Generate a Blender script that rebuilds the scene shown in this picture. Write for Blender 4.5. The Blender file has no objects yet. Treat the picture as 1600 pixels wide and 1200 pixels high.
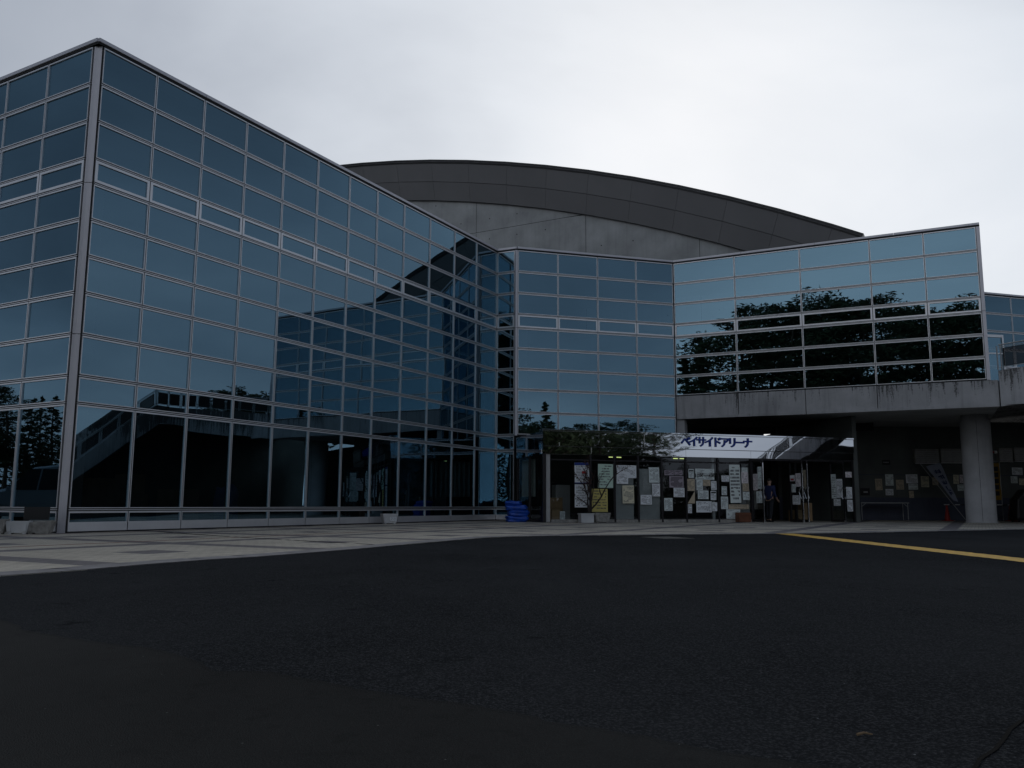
import bpy, bmesh, math, random
from mathutils import Vector, Matrix
R = math.radians
rnd = random.Random(7)
SC = bpy.context.scene
COL = SC.collection

# ------------------------------------------------------------------ camera
CAMZ = 0.693
pitch, roll = 0.1395, -0.0051
cp, sp, cr, sr = math.cos(pitch), math.sin(pitch), math.cos(roll), math.sin(roll)
r0, u0, f0 = Vector((1, 0, 0)), Vector((0, -sp, cp)), Vector((0, cp, sp))
cright, cup = r0 * cr - u0 * sr, r0 * sr + u0 * cr
cam = bpy.data.cameras.new('camera'); cam.sensor_width = 36.0; cam.lens = 29.85
cam.clip_end = 3000; cam.clip_start = 0.05
camo = bpy.data.objects.new('camera', cam); COL.objects.link(camo)
m3 = Matrix((cright, cup, -f0)).transposed()
camo.matrix_world = Matrix.Translation((0, 0, CAMZ)) @ m3.to_4x4()
SC.camera = camo

# ------------------------------------------------------------------ world: cloud deck over a clear sky
SUN_AZ, SUN_EL = 12.0, 29.0          # azimuth measured from +Y towards +X
SUN = Vector((math.sin(R(SUN_AZ)) * math.cos(R(SUN_EL)), math.cos(R(SUN_AZ)) * math.cos(R(SUN_EL)), math.sin(R(SUN_EL))))
W = bpy.data.worlds.new('World'); SC.world = W; W.use_nodes = True
nt = W.node_tree; nt.nodes.clear()
def N(t, kind, **kw):
    n = t.nodes.new(kind)
    for k, v in kw.items(): setattr(n, k, v)
    return n
def link(t, a, b): t.links.new(a, b)
def math_node(t, op, a, b=None, c=None, clamp=False):
    n = N(t, 'ShaderNodeMath', operation=op); n.use_clamp = clamp
    for i, v in enumerate((a, b, c)):
        if v is None: continue
        if isinstance(v, (int, float)): n.inputs[i].default_value = v
        else: link(t, v, n.inputs[i])
    return n.outputs[0]
def ramp(t, fac, stops, interp='LINEAR'):
    n = N(t, 'ShaderNodeValToRGB'); n.color_ramp.interpolation = interp
    e = n.color_ramp.elements
    while len(e) < len(stops): e.new(0.5)
    for i, (p, c) in enumerate(stops):
        e[i].position = p; e[i].color = (*c, 1) if len(c) == 3 else c
    link(t, fac, n.inputs[0]); return n.outputs[0]
def mixc(t, fac, a, b, blend='MIX'):
    n = N(t, 'ShaderNodeMix', data_type='RGBA', blend_type=blend)
    for s, v in ((n.inputs[0], fac), (n.inputs[6], a), (n.inputs[7], b)):
        if isinstance(v, (int, float)): s.default_value = v
        elif isinstance(v, tuple): s.default_value = (*v, 1)
        else: link(t, v, s)
    return n.outputs[2]
tc = N(nt, 'ShaderNodeTexCoord')
nrm = N(nt, 'ShaderNodeVectorMath', operation='NORMALIZE'); link(nt, tc.outputs['Generated'], nrm.inputs[0])
sep = N(nt, 'ShaderNodeSeparateXYZ'); link(nt, nrm.outputs[0], sep.inputs[0])
dt = N(nt, 'ShaderNodeVectorMath', operation='DOT_PRODUCT'); link(nt, nrm.outputs[0], dt.inputs[0]); dt.inputs[1].default_value = SUN
zc = math_node(nt, 'ADD', math_node(nt, 'MAXIMUM', sep.outputs[2], 0.0), 0.22)
cx = math_node(nt, 'DIVIDE', sep.outputs[0], zc); cy = math_node(nt, 'DIVIDE', sep.outputs[1], zc)
cmb = N(nt, 'ShaderNodeCombineXYZ'); link(nt, cx, cmb.inputs[0]); link(nt, cy, cmb.inputs[1])
nz = N(nt, 'ShaderNodeTexNoise'); nz.inputs['Scale'].default_value = 0.8; nz.inputs['Detail'].default_value = 6; nz.inputs['Roughness'].default_value = 0.52
nz.inputs['Distortion'].default_value = 0.35
link(nt, cmb.outputs[0], nz.inputs['Vector'])
glow = math_node(nt, 'POWER', math_node(nt, 'MULTIPLY_ADD', dt.outputs['Value'], 0.5, 0.5, clamp=True), 5.0)
elev = math_node(nt, 'MAXIMUM', sep.outputs[2], 0.0)
hz = math_node(nt, 'EXPONENT', math_node(nt, 'MULTIPLY', elev, -2.7))
banks = N(nt, 'ShaderNodeTexNoise'); banks.inputs['Scale'].default_value = 0.7; banks.inputs['Detail'].default_value = 1.5
bmap = N(nt, 'ShaderNodeVectorMath', operation='ADD'); link(nt, nrm.outputs[0], bmap.inputs[0]); bmap.inputs[1].default_value = (34.5214, -53.0475, 50.9108); bmap.name = 'bank_offset'
link(nt, bmap.outputs[0], banks.inputs['Vector'])
f1 = math_node(nt, 'MULTIPLY_ADD', glow, 0.62, -0.02)
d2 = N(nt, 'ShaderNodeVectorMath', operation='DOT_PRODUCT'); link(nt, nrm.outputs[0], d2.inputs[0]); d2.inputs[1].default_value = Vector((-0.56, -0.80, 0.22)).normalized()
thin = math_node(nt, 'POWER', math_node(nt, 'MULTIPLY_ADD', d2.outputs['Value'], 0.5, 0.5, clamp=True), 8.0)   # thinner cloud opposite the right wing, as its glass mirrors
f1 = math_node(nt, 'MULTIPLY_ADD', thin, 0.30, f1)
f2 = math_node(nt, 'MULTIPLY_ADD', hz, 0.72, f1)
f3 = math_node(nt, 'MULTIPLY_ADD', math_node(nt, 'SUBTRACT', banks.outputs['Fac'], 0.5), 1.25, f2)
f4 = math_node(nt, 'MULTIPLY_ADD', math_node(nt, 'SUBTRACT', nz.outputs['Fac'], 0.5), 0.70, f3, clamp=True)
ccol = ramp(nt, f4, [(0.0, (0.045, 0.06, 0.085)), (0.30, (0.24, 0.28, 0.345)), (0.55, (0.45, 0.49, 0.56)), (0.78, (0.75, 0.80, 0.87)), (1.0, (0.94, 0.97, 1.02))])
skyt = N(nt, 'ShaderNodeTexSky', sky_type='NISHITA'); skyt.sun_disc = False
skyt.sun_elevation = R(SUN_EL); skyt.sun_rotation = R(SUN_AZ); skyt.air_density = 1.2; skyt.dust_density = 2.0
bg1 = N(nt, 'ShaderNodeBackground'); bg1.inputs[1].default_value = 0.06; link(nt, skyt.outputs[0], bg1.inputs[0])
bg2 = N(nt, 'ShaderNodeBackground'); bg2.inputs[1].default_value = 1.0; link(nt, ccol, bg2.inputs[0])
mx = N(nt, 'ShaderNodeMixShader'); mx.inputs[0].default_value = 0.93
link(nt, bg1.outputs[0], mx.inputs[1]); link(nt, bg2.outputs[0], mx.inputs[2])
wo = N(nt, 'ShaderNodeOutputWorld'); link(nt, mx.outputs[0], wo.inputs[0])

sun = bpy.data.lights.new('sun', 'SUN'); sun.energy = 0.5; sun.angle = R(35); sun.color = (1.0, 0.96, 0.9)
suno = bpy.data.objects.new('sun', sun); COL.objects.link(suno)
suno.rotation_euler = (-SUN).to_track_quat('-Z', 'Y').to_euler()
SC.view_settings.view_transform = 'Standard'; SC.view_settings.look = 'None'
SC.view_settings.exposure = 0.0; SC.view_settings.gamma = 1.0; SC.view_settings.use_curve_mapping = False
SC.render.engine = 'CYCLES'; SC.cycles.max_bounces = 8; SC.cycles.transparent_max_bounces = 12
SC.cycles.glossy_bounces = 4; SC.cycles.diffuse_bounces = 3; SC.cycles.caustics_reflective = False; SC.cycles.caustics_refractive = False

# ------------------------------------------------------------------ materials
MATS = {}
def new_mat(name):
    m = bpy.data.materials.new(name); m.use_nodes = True; m.node_tree.nodes.clear(); MATS[name] = m
    t = m.node_tree; o = N(t, 'ShaderNodeOutputMaterial'); return m, t, o
def objc(t, scale=(1, 1, 1)):
    c = N(t, 'ShaderNodeTexCoord'); mp = N(t, 'ShaderNodeMapping'); mp.inputs['Scale'].default_value = scale
    link(t, c.outputs['Object'], mp.inputs[0]); return mp.outputs[0]
def geoc(t, scale=(1, 1, 1)):
    c = N(t, 'ShaderNodeNewGeometry'); mp = N(t, 'ShaderNodeMapping'); mp.inputs['Scale'].default_value = scale
    link(t, c.outputs['Position'], mp.inputs[0]); return mp.outputs[0]
def noise(t, vec, scale, detail=4, rough=0.55):
    n = N(t, 'ShaderNodeTexNoise'); n.inputs['Scale'].default_value = scale; n.inputs['Detail'].default_value = detail
    n.inputs['Roughness'].default_value = rough; link(t, vec, n.inputs['Vector']); return n.outputs['Fac']
def principled(t, o, col, rough=0.6, metal=0.0, spec=0.5, bump=None, bstr=0.3, bdist=0.01):
    b = N(t, 'ShaderNodeBsdfPrincipled')
    if isinstance(col, tuple): b.inputs['Base Color'].default_value = (*col, 1)
    else: link(t, col, b.inputs['Base Color'])
    if isinstance(rough, (int, float)): b.inputs['Roughness'].default_value = rough
    else: link(t, rough, b.inputs['Roughness'])
    b.inputs['Metallic'].default_value = metal; b.inputs['Specular IOR Level'].default_value = spec
    if bump is not None:
        bn = N(t, 'ShaderNodeBump'); bn.inputs['Strength'].default_value = bstr; bn.inputs['Distance'].default_value = bdist
        link(t, bump, bn.inputs['Height']); link(t, bn.outputs[0], b.inputs['Normal'])
    link(t, b.outputs[0], o.inputs[0]); return b
def simple(name, col, rough=0.6, metal=0.0, spec=0.5, var=0.12, scale=3.0):
    m, t, o = new_mat(name)
    n = noise(t, objc(t), scale, 5)
    lo = tuple(c * (1 - var) for c in col); hi = tuple(min(1, c * (1 + var)) for c in col)
    principled(t, o, ramp(t, n, [(0.3, lo), (0.7, hi)]), rough, metal, spec); return m

simple('aluminium', (0.80, 0.80, 0.82), 0.40, 0.7, 0.5, 0.06, 1.5)
simple('gasket', (0.015, 0.015, 0.017), 0.6)
simple('post_metal', (0.66, 0.65, 0.69), 0.42, 0.3, 0.5, 0.05, 0.7)
simple('dark_steel', (0.035, 0.032, 0.035), 0.35, 0.6)
simple('chrome', (0.75, 0.76, 0.78), 0.12, 1.0)
simple('grey_paint', (0.38, 0.39, 0.40), 0.55)
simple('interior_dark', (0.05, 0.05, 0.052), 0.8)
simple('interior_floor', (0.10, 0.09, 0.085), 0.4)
simple('light_column', (0.42, 0.42, 0.42), 0.7)
simple('cardboard', (0.30, 0.20, 0.11), 0.8, var=0.2)
simple('crack_fill', (0.008, 0.008, 0.008), 0.95, 0.0, 0.05)
simple('drain_grey', (0.10, 0.10, 0.095), 0.8, 0.0, 0.2, 0.3)
simple('brown_box', (0.16, 0.06, 0.03), 0.7, var=0.2)
simple('blue_tarp', (0.008, 0.075, 0.45), 0.38, 0.0, 0.5, 0.3, 6)
simple('planter', (0.32, 0.31, 0.29), 0.75, var=0.3, scale=8)
simple('white_box', (0.62, 0.63, 0.64), 0.7, var=0.08)
simple('black_plastic', (0.012, 0.012, 0.013), 0.5)
simple('red_plastic', (0.35, 0.02, 0.015), 0.45)
simple('curtain', (0.38, 0.45, 0.44), 0.85)
simple('soil', (0.04, 0.03, 0.02), 0.9)
simple('bark', (0.05, 0.038, 0.028), 0.9, var=0.35, scale=6)
simple('twig_bark', (0.035, 0.026, 0.024), 0.8)
simple('skin', (0.50, 0.32, 0.24), 0.55, var=0.05)
simple('navy_cloth', (0.015, 0.025, 0.09), 0.8)
simple('dark_trousers', (0.02, 0.022, 0.03), 0.85)
simple('hair', (0.01, 0.009, 0.008), 0.6)
simple('car_silver', (0.52, 0.54, 0.57), 0.25, 0.1, 0.6, 0.03)
simple('car_white', (0.68, 0.69, 0.70), 0.3, 0.0, 0.6, 0.03)
simple('rubber', (0.015, 0.015, 0.015), 0.8)
simple('yellow_cloth', (0.26, 0.15, 0.012), 0.8, var=0.2)
simple('pale_cloth', (0.30, 0.33, 0.42), 0.8, var=0.1)
simple('navy_ink', (0.01, 0.02, 0.09), 0.6)
simple('letter_blue', (0.008, 0.045, 0.32), 0.4, var=0.05)
simple('ink', (0.06, 0.06, 0.06), 0.7)
simple('red_ink', (0.45, 0.03, 0.03), 0.7)
simple('blue_ink', (0.02, 0.05, 0.25), 0.7)
simple('lamp_lens', (0.8, 0.8, 0.78), 0.15)
simple('plum_leaf', (0.09, 0.035, 0.02), 0.7, var=0.3)

def mat_asphalt(name, lo, hi, speck, rough, bscale):
    m, t, o = new_mat(name)
    v = geoc(t)
    big = noise(t, v, 0.5, 5, 0.6); mid = noise(t, v, 9, 5, 0.6)
    v2 = N(t, 'ShaderNodeTexVoronoi'); v2.inputs['Scale'].default_value = bscale; link(t, v, v2.inputs['Vector'])
    fine = noise(t, v, bscale * 0.8, 4, 0.75)
    c = ramp(t, big, [(0.3, lo), (0.7, hi)])
    c = mixc(t, math_node(t, 'MULTIPLY', ramp(t, fine, [(0.48, (0, 0, 0)), (0.66, (1, 1, 1))]), 0.9), c, speck)
    c = mixc(t, ramp(t, mid, [(0.55, (0, 0, 0)), (0.75, (0.45, 0.45, 0.45))]), c, tuple(x * 0.7 for x in lo))
    peb = N(t, 'ShaderNodeTexVoronoi'); peb.inputs['Scale'].default_value = 7; link(t, v, peb.inputs['Vector'])
    c = mixc(t, ramp(t, peb.outputs['Distance'], [(0.018, (1, 1, 1)), (0.03, (0, 0, 0))]), c, tuple(min(1, x * 3.0) for x in speck))
    wear = noise(t, geoc(t, (0.22, 0.10, 1.0)), 1.0, 6, 0.62)
    c = mixc(t, ramp(t, wear, [(0.42, (0, 0, 0)), (0.62, (0.5, 0.5, 0.5))]), c, tuple(x * 1.75 for x in hi))
    stain = noise(t, geoc(t), 1.7, 5, 0.7)
    c = mixc(t, ramp(t, stain, [(0.62, (0, 0, 0)), (0.72, (0.6, 0.6, 0.6))]), c, tuple(x * 0.45 for x in lo))
    h = math_node(t, 'ADD', v2.outputs['Distance'], fine)
    principled(t, o, c, rough, 0, 0.0, h, 0.6, 0.008); return m
mat_asphalt('asphalt_new', (0.0175, 0.0188, 0.0205), (0.0275, 0.0292, 0.0315), (0.078, 0.081, 0.086), 0.92, 110)
mat_asphalt('asphalt_old', (0.030, 0.0302, 0.0298), (0.041, 0.0413, 0.0405), (0.055, 0.0555, 0.055), 0.9, 190)

def mat_concrete(name, base, stain=0.6, runs=False):
    m, t, o = new_mat(name)
    v = geoc(t)
    a = noise(t, v, 0.7, 6, 0.6); b = noise(t, v, 14, 5, 0.6)
    vs = geoc(t, (5.0, 5.0, 0.28)); s = noise(t, vs, 1.0, 5, 0.65)
    lo = tuple(x * 0.72 for x in base); hi = tuple(x * 1.12 for x in base)
    c = ramp(t, a, [(0.3, lo), (0.7, hi)])
    c = mixc(t, math_node(t, 'MULTIPLY', ramp(t, s, [(0.50, (0, 0, 0)), (0.72, (1, 1, 1))]), stain), c, tuple(x * 0.38 for x in base))
    c = mixc(t, ramp(t, b, [(0.6, (0, 0, 0)), (0.8, (0.35, 0.35, 0.35))]), c, tuple(x * 0.5 for x in base))
    if runs:
        sx = N(t, 'ShaderNodeSeparateXYZ'); gp = N(t, 'ShaderNodeNewGeometry'); link(t, gp.outputs['Position'], sx.inputs[0])
        st = noise(t, geoc(t, (7.0, 7.0, 0.55)), 1.0, 4, 0.7); fine = noise(t, geoc(t), 22, 4, 0.7); zone = noise(t, geoc(t, (0.45, 0.45, 0.0)), 1.0, 1)
        down = math_node(t, 'SUBTRACT', 5.62, sx.outputs[2])
        val = math_node(t, 'ADD', math_node(t, 'ADD', st, math_node(t, 'MULTIPLY', math_node(t, 'SUBTRACT', fine, 0.5), 0.35)), math_node(t, 'MULTIPLY', math_node(t, 'SUBTRACT', zone, 0.5), 0.5))
        val = math_node(t, 'ADD', val, math_node(t, 'MULTIPLY', math_node(t, 'SUBTRACT', sx.outputs[0], 15.0), 0.010))
        msk = ramp(t, math_node(t, 'SUBTRACT', val, math_node(t, 'MULTIPLY', down, 0.17)), [(0.45, (0, 0, 0)), (0.56, (1, 1, 1))])
        c = mixc(t, math_node(t, 'MULTIPLY', msk, 0.85), c, (0.03, 0.03, 0.028))
    principled(t, o, c, 0.85, 0, 0.3, b, 0.25, 0.01); return m
mat_concrete('concrete', (0.42, 0.43, 0.43), 0.22)
mat_concrete('concrete_beam', (0.47, 0.47, 0.48), 0.55, True)
mat_concrete('concrete_column', (0.52, 0.52, 0.53), 0.2)
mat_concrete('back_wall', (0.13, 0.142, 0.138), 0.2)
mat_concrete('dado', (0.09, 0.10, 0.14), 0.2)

def mat_stain():
    m, t, o = new_mat('black_stain')
    n = noise(t, geoc(t), 6, 5); principled(t, o, ramp(t, n, [(0.3, (0.015, 0.015, 0.014)), (0.7, (0.06, 0.06, 0.058))]), 0.95, 0, 0.1)
mat_stain()

def mat_roof():
    m, t, o = new_mat('roof_panel')
    a = noise(t, geoc(t), 0.5, 4); b = noise(t, geoc(t), 25, 3)
    oi = N(t, 'ShaderNodeObjectInfo')
    c = ramp(t, a, [(0.3, (0.22, 0.218, 0.222)), (0.7, (0.25, 0.246, 0.25))])
    c = mixc(t, math_node(t, 'MULTIPLY', oi.outputs['Random'], 0.35), c, (0.195, 0.192, 0.196))
    principled(t, o, c, 0.6, 0.0, 0.35, b, 0.05, 0.005)
mat_roof()
simple('roof_edge', (0.05, 0.05, 0.052), 0.4, 0.3)
simple('roof_top', (0.12, 0.12, 0.125), 0.5, 0.3)

def mat_pave():
    m, t, o = new_mat('paving')
    c0 = N(t, 'ShaderNodeTexCoord'); s = N(t, 'ShaderNodeSeparateXYZ'); link(t, c0.outputs['Object'], s.inputs[0])
    u, y = s.outputs[0], s.outputs[1]; v = math_node(t, 'MULTIPLY', y, -1.0)
    def wrapdist(val, off):   # distance to nearest multiple of 3.7 (+off)
        q = math_node(t, 'MODULO', math_node(t, 'ADD', val, 370.0 + 1.85 - off), 3.7)
        return math_node(t, 'ABSOLUTE', math_node(t, 'SUBTRACT', q, 1.85))
    def less(a, b): return math_node(t, 'LESS_THAN', a, b)
    br = N(t, 'ShaderNodeTexBrick'); br.offset = 0.5
    link(t, c0.outputs['Object'], br.inputs['Vector']); br.inputs['Scale'].default_value = 1.0
    br.inputs['Brick Width'].default_value = 0.20; br.inputs['Row Height'].default_value = 0.10; br.inputs['Mortar Size'].default_value = 0.005
    br.inputs['Color1'].default_value = (1, 1, 1, 1); br.inputs['Color2'].default_value = (0.80, 0.80, 0.80, 1); br.inputs['Mortar'].default_value = (0.50, 0.48, 0.46, 1)
    dia = math_node(t, 'MULTIPLY', less(wrapdist(u, 0.0), 0.36), less(wrapdist(v, 0.0), 0.36))
    band = math_node(t, 'MAXIMUM', less(wrapdist(u, 1.85), 0.24), less(wrapdist(v, 1.85), 0.22))
    red = less(math_node(t, 'ABSOLUTE', math_node(t, 'SUBTRACT', v, 4.62)), 0.07)
    red2 = less(math_node(t, 'ABSOLUTE', math_node(t, 'SUBTRACT', v, 0.35)), 0.16)
    big = noise(t, c0.outputs['Object'], 0.35, 5, 0.6); mid = noise(t, c0.outputs['Object'], 3.0, 5, 0.65)
    base = ramp(t, big, [(0.3, (0.52, 0.475, 0.395)), (0.7, (0.66, 0.61, 0.52))])
    c = mixc(t, math_node(t, 'MAXIMUM', dia, band), base, (0.215, 0.20, 0.205))
    c = mixc(t, red, c, (0.26, 0.12, 0.085)); c = mixc(t, math_node(t, 'MULTIPLY', red2, 0.7), c, (0.19, 0.12, 0.10))
    c = mixc(t, 1.0, c, br.outputs['Color'], 'MULTIPLY')
    c = mixc(t, ramp(t, mid, [(0.50, (0, 0, 0)), (0.78, (0.40, 0.40, 0.40))]), c, (0.15, 0.14, 0.13))
    principled(t, o, c, 0.75, 0, 0.3, br.outputs['Fac'], 0.4, -0.004)
mat_pave()
simple('kerb_tile', (0.25, 0.24, 0.245), 0.75, var=0.35, scale=4)
simple('yellow_paint', (0.62, 0.36, 0.02), 0.7, var=0.4, scale=9)

def mat_glass(name, tint, refl, f0, trans, wob=0.012):
    m, t, o = new_mat(name)
    tr = N(t, 'ShaderNodeBsdfTransparent'); tr.inputs[0].default_value = (*tint, 1)
    gl = N(t, 'ShaderNodeBsdfGlossy'); gl.inputs['Roughness'].default_value = 0.0; gl.inputs[0].default_value = (*refl, 1)
    if wob:
        n = noise(t, geoc(t), 0.55, 1); bn = N(t, 'ShaderNodeBump'); bn.inputs['Strength'].default_value = wob; bn.inputs['Distance'].default_value = 0.25
        link(t, n, bn.inputs['Height']); link(t, bn.outputs[0], gl.inputs['Normal'])
    lw = N(t, 'ShaderNodeLayerWeight'); lw.inputs[0].default_value = 0.5
    fac = math_node(t, 'MULTIPLY_ADD', math_node(t, 'POWER', lw.outputs['Facing'], 5.0), 1.0 - f0, f0, clamp=True)
    mxx = N(t, 'ShaderNodeMixShader'); link(t, fac, mxx.inputs[0]); link(t, tr.outputs[0], mxx.inputs[1]); link(t, gl.outputs[0], mxx.inputs[2])
    link(t, mxx.outputs[0], o.inputs[0]); return m
mat_glass('mirror_glass', (0.22, 0.25, 0.26), (0.405, 0.675, 0.86), 0.33, 0.3)
mat_glass('clear_glass', (0.78, 0.82, 0.81), (0.9, 0.95, 1.0), 0.06, 0.8, 0.0)
def mat_mirror():
    m, t, o = new_mat('polished_steel')
    v = geoc(t); n = noise(t, v, 0.9, 0, 0.4); n2 = noise(t, v, 2.6, 0, 0.4)
    h = math_node(t, 'MULTIPLY_ADD', n2, 0.10, n)
    bn = N(t, 'ShaderNodeBump'); bn.inputs['Strength'].default_value = 0.022; bn.inputs['Distance'].default_value = 0.25; link(t, h, bn.inputs['Height'])
    g = N(t, 'ShaderNodeBsdfGlossy'); g.inputs[0].default_value = (0.72, 0.74, 0.78, 1); g.inputs['Roughness'].default_value = 0.02
    link(t, bn.outputs[0], g.inputs['Normal']); link(t, g.outputs[0], o.inputs[0])
mat_mirror()
def mat_emit(name, col, st):
    m, t, o = new_mat(name); e = N(t, 'ShaderNodeEmission'); e.inputs[0].default_value = (*col, 1); e.inputs[1].default_value = st; link(t, e.outputs[0], o.inputs[0])
mat_emit('tube_light', (0.85, 1.0, 0.35), 0.9)
def mat_leaf(name, lo, hi):
    m, t, o = new_mat(name); n = noise(t, geoc(t), 0.8, 3)
    principled(t, o, ramp(t, n, [(0.3, lo), (0.7, hi)]), 0.75, 0, 0.15)
mat_leaf('pine_needles', (0.022, 0.034, 0.020), (0.055, 0.080, 0.040))
mat_leaf('hedge_leaf', (0.022, 0.034, 0.018), (0.055, 0.075, 0.035))

def mat_paper(name, col, ink=(0.10, 0.10, 0.11), rows=14, cover=0.5, density=0.55):
    m, t, o = new_mat(name)
    c0 = N(t, 'ShaderNodeTexCoord'); s = N(t, 'ShaderNodeSeparateXYZ'); link(t, c0.outputs['Generated'], s.inputs[0])
    oi = N(t, 'ShaderNodeObjectInfo')
    x, z = s.outputs[0], s.outputs[2]
    rr = math_node(t, 'MULTIPLY', z, rows)
    inrow = math_node(t, 'LESS_THAN', math_node(t, 'FRACT', rr), cover)
    cb = N(t, 'ShaderNodeCombineXYZ'); link(t, math_node(t, 'MULTIPLY', x, 26.0), cb.inputs[0]); link(t, math_node(t, 'FLOOR', rr), cb.inputs[1])
    link(t, math_node(t, 'MULTIPLY', oi.outputs['Random'], 50.0), cb.inputs[2])
    ns = noise(t, cb.outputs[0], 1.0, 2)
    cb2 = N(t, 'ShaderNodeCombineXYZ'); link(t, math_node(t, 'MULTIPLY', x, 2.2), cb2.inputs[0]); link(t, math_node(t, 'MULTIPLY', z, 3.5), cb2.inputs[1])
    link(t, math_node(t, 'MULTIPLY', oi.outputs['Random'], 91.0), cb2.inputs[2])
    blk = math_node(t, 'GREATER_THAN', noise(t, cb2.outputs[0], 1.0, 1), 0.45)
    on = math_node(t, 'MULTIPLY', math_node(t, 'MULTIPLY', inrow, math_node(t, 'GREATER_THAN', ns, 1 - density)), blk)
    mar = math_node(t, 'MULTIPLY', math_node(t, 'LESS_THAN', math_node(t, 'ABSOLUTE', math_node(t, 'SUBTRACT', x, 0.5)), 0.42),
                    math_node(t, 'LESS_THAN', math_node(t, 'ABSOLUTE', math_node(t, 'SUBTRACT', z, 0.5)), 0.44))
    on = math_node(t, 'MULTIPLY', math_node(t, 'MULTIPLY', on, mar), 0.85)
    principled(t, o, mixc(t, on, col, ink), 0.8, 0, 0.2)
mat_paper('paper_white', (0.84, 0.87, 0.90)); mat_paper('paper_pale', (0.74, 0.81, 0.80)); mat_paper('paper_cream', (0.76, 0.71, 0.54))
mat_paper('paper_green', (0.58, 0.75, 0.64), rows=9); mat_paper('paper_yellow', (0.68, 0.58, 0.20), rows=8); mat_paper('paper_tan', (0.58, 0.49, 0.36))
mat_paper('paper_pink', (0.80, 0.74, 0.76)); mat_paper('newsprint', (0.40, 0.35, 0.40), (0.06, 0.05, 0.06), 18, 0.7, 0.7)
mat_paper('paper_big', (0.76, 0.83, 0.81), rows=11, cover=0.55, density=0.6)

# ------------------------------------------------------------------ mesh helpers
class MB:
    def __init__(s): s.v = []; s.f = []; s.m = []
    def face(s, pts, mi=0):
        i = len(s.v); s.v += [tuple(p) for p in pts]; s.f.append(tuple(range(i, i + len(pts)))); s.m.append(mi)
    def box(s, x0, x1, y0, y1, z0, z1, mi=0):
        i = len(s.v)
        s.v += [(x0, y0, z0), (x1, y0, z0), (x1, y1, z0), (x0, y1, z0), (x0, y0, z1), (x1, y0, z1), (x1, y1, z1), (x0, y1, z1)]
        for f in ((3, 2, 1, 0), (4, 5, 6, 7), (0, 1, 5, 4), (1, 2, 6, 5), (2, 3, 7, 6), (3, 0, 4, 7)):
            s.f.append(tuple(i + k for k in f)); s.m.append(mi)
    def prism(s, poly, z0, z1, mi=0):
        i = len(s.v); n = len(poly)
        s.v += [(p[0], p[1], z0) for p in poly] + [(p[0], p[1], z1) for p in poly]
        s.f.append(tuple(i + k for k in reversed(range(n)))); s.m.append(mi)
        s.f.append(tuple(i + n + k for k in range(n))); s.m.append(mi)
        for k in range(n):
            j = (k + 1) % n; s.f.append((i + k, i + j, i + n + j, i + n + k)); s.m.append(mi)
    def tube(s, a, b, r0, r1=None, n=8, mi=0, cap=True):
        r1 = r0 if r1 is None else r1
        a, b = Vector(a), Vector(b); d = (b - a)
        if d.length < 1e-6: return
        d.normalize(); x = d.orthogonal().normalized(); y = d.cross(x); i = len(s.v)
        for c, r in ((a, r0), (b, r1)):
            for k in range(n):
                t = 2 * math.pi * k / n; s.v.append(tuple(c + x * (math.cos(t) * r) + y * (math.sin(t) * r)))
        for k in range(n):
            j = (k + 1) % n; s.f.append((i + k, i + j, i + n + j, i + n + k)); s.m.append(mi)
        if cap:
            s.f.append(tuple(i + k for k in reversed(range(n)))); s.m.append(mi); s.f.append(tuple(i + n + k for k in range(n))); s.m.append(mi)
    def lathe(s, prof, n=24, cx=0, cy=0, mi=0):
        i = len(s.v)
        for r, z in prof:
            for k in range(n):
                t = 2 * math.pi * k / n; s.v.append((cx + r * math.cos(t), cy + r * math.sin(t), z))
        for q in range(len(prof) - 1):
            for k in range(n):
                j = (k + 1) % n; s.f.append((i + q * n + k, i + q * n + j, i + (q + 1) * n + j, i + (q + 1) * n + k)); s.m.append(mi)
        s.f.append(tuple(i + k for k in reversed(range(n)))); s.m.append(mi)
        s.f.append(tuple(i + (len(prof) - 1) * n + k for k in range(n))); s.m.append(mi)
    def mesh(s, name, mats, smooth=False):
        me = bpy.data.meshes.new(name); me.from_pydata(s.v, [], s.f)
        for m in ([mats] if isinstance(mats, str) else mats): me.materials.append(MATS[m])
        me.polygons.foreach_set('material_index', s.m)
        if smooth: me.polygons.foreach_set('use_smooth', [True] * len(s.f))
        me.update(); return me
def place(name, me, parent=None, loc=(0, 0, 0), rot=(0, 0, 0), scale=None):
    o = bpy.data.objects.new(name, me); COL.objects.link(o)
    o.location = loc; o.rotation_euler = rot
    if scale is not None: o.scale = scale
    if parent is not None: o.parent = parent
    return o
def build(mb, name, mats, parent=None, loc=(0, 0, 0), rot=(0, 0, 0), smooth=False, bevel=0.0):
    o = place(name, mb.mesh(name, mats, smooth), parent, loc, rot)
    if bevel:
        b = o.modifiers.new('bevel', 'BEVEL'); b.width = bevel; b.segments = 2; b.limit_method = 'ANGLE'
    return o
def empty(name, loc=(0, 0, 0), rz=0.0):
    o = bpy.data.objects.new(name, None); COL.objects.link(o); o.location = loc; o.rotation_euler = (0, 0, rz); o.empty_display_size = 0.2; return o
def tag(o, label=None, cat=None, group=None, kind=None):
    for k, v in (('label', label), ('category', cat), ('group', group), ('kind', kind)):
        if v: o[k] = v
    return o
def dirv(deg): return Vector((math.cos(R(deg)), math.sin(R(deg)), 0))

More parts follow.
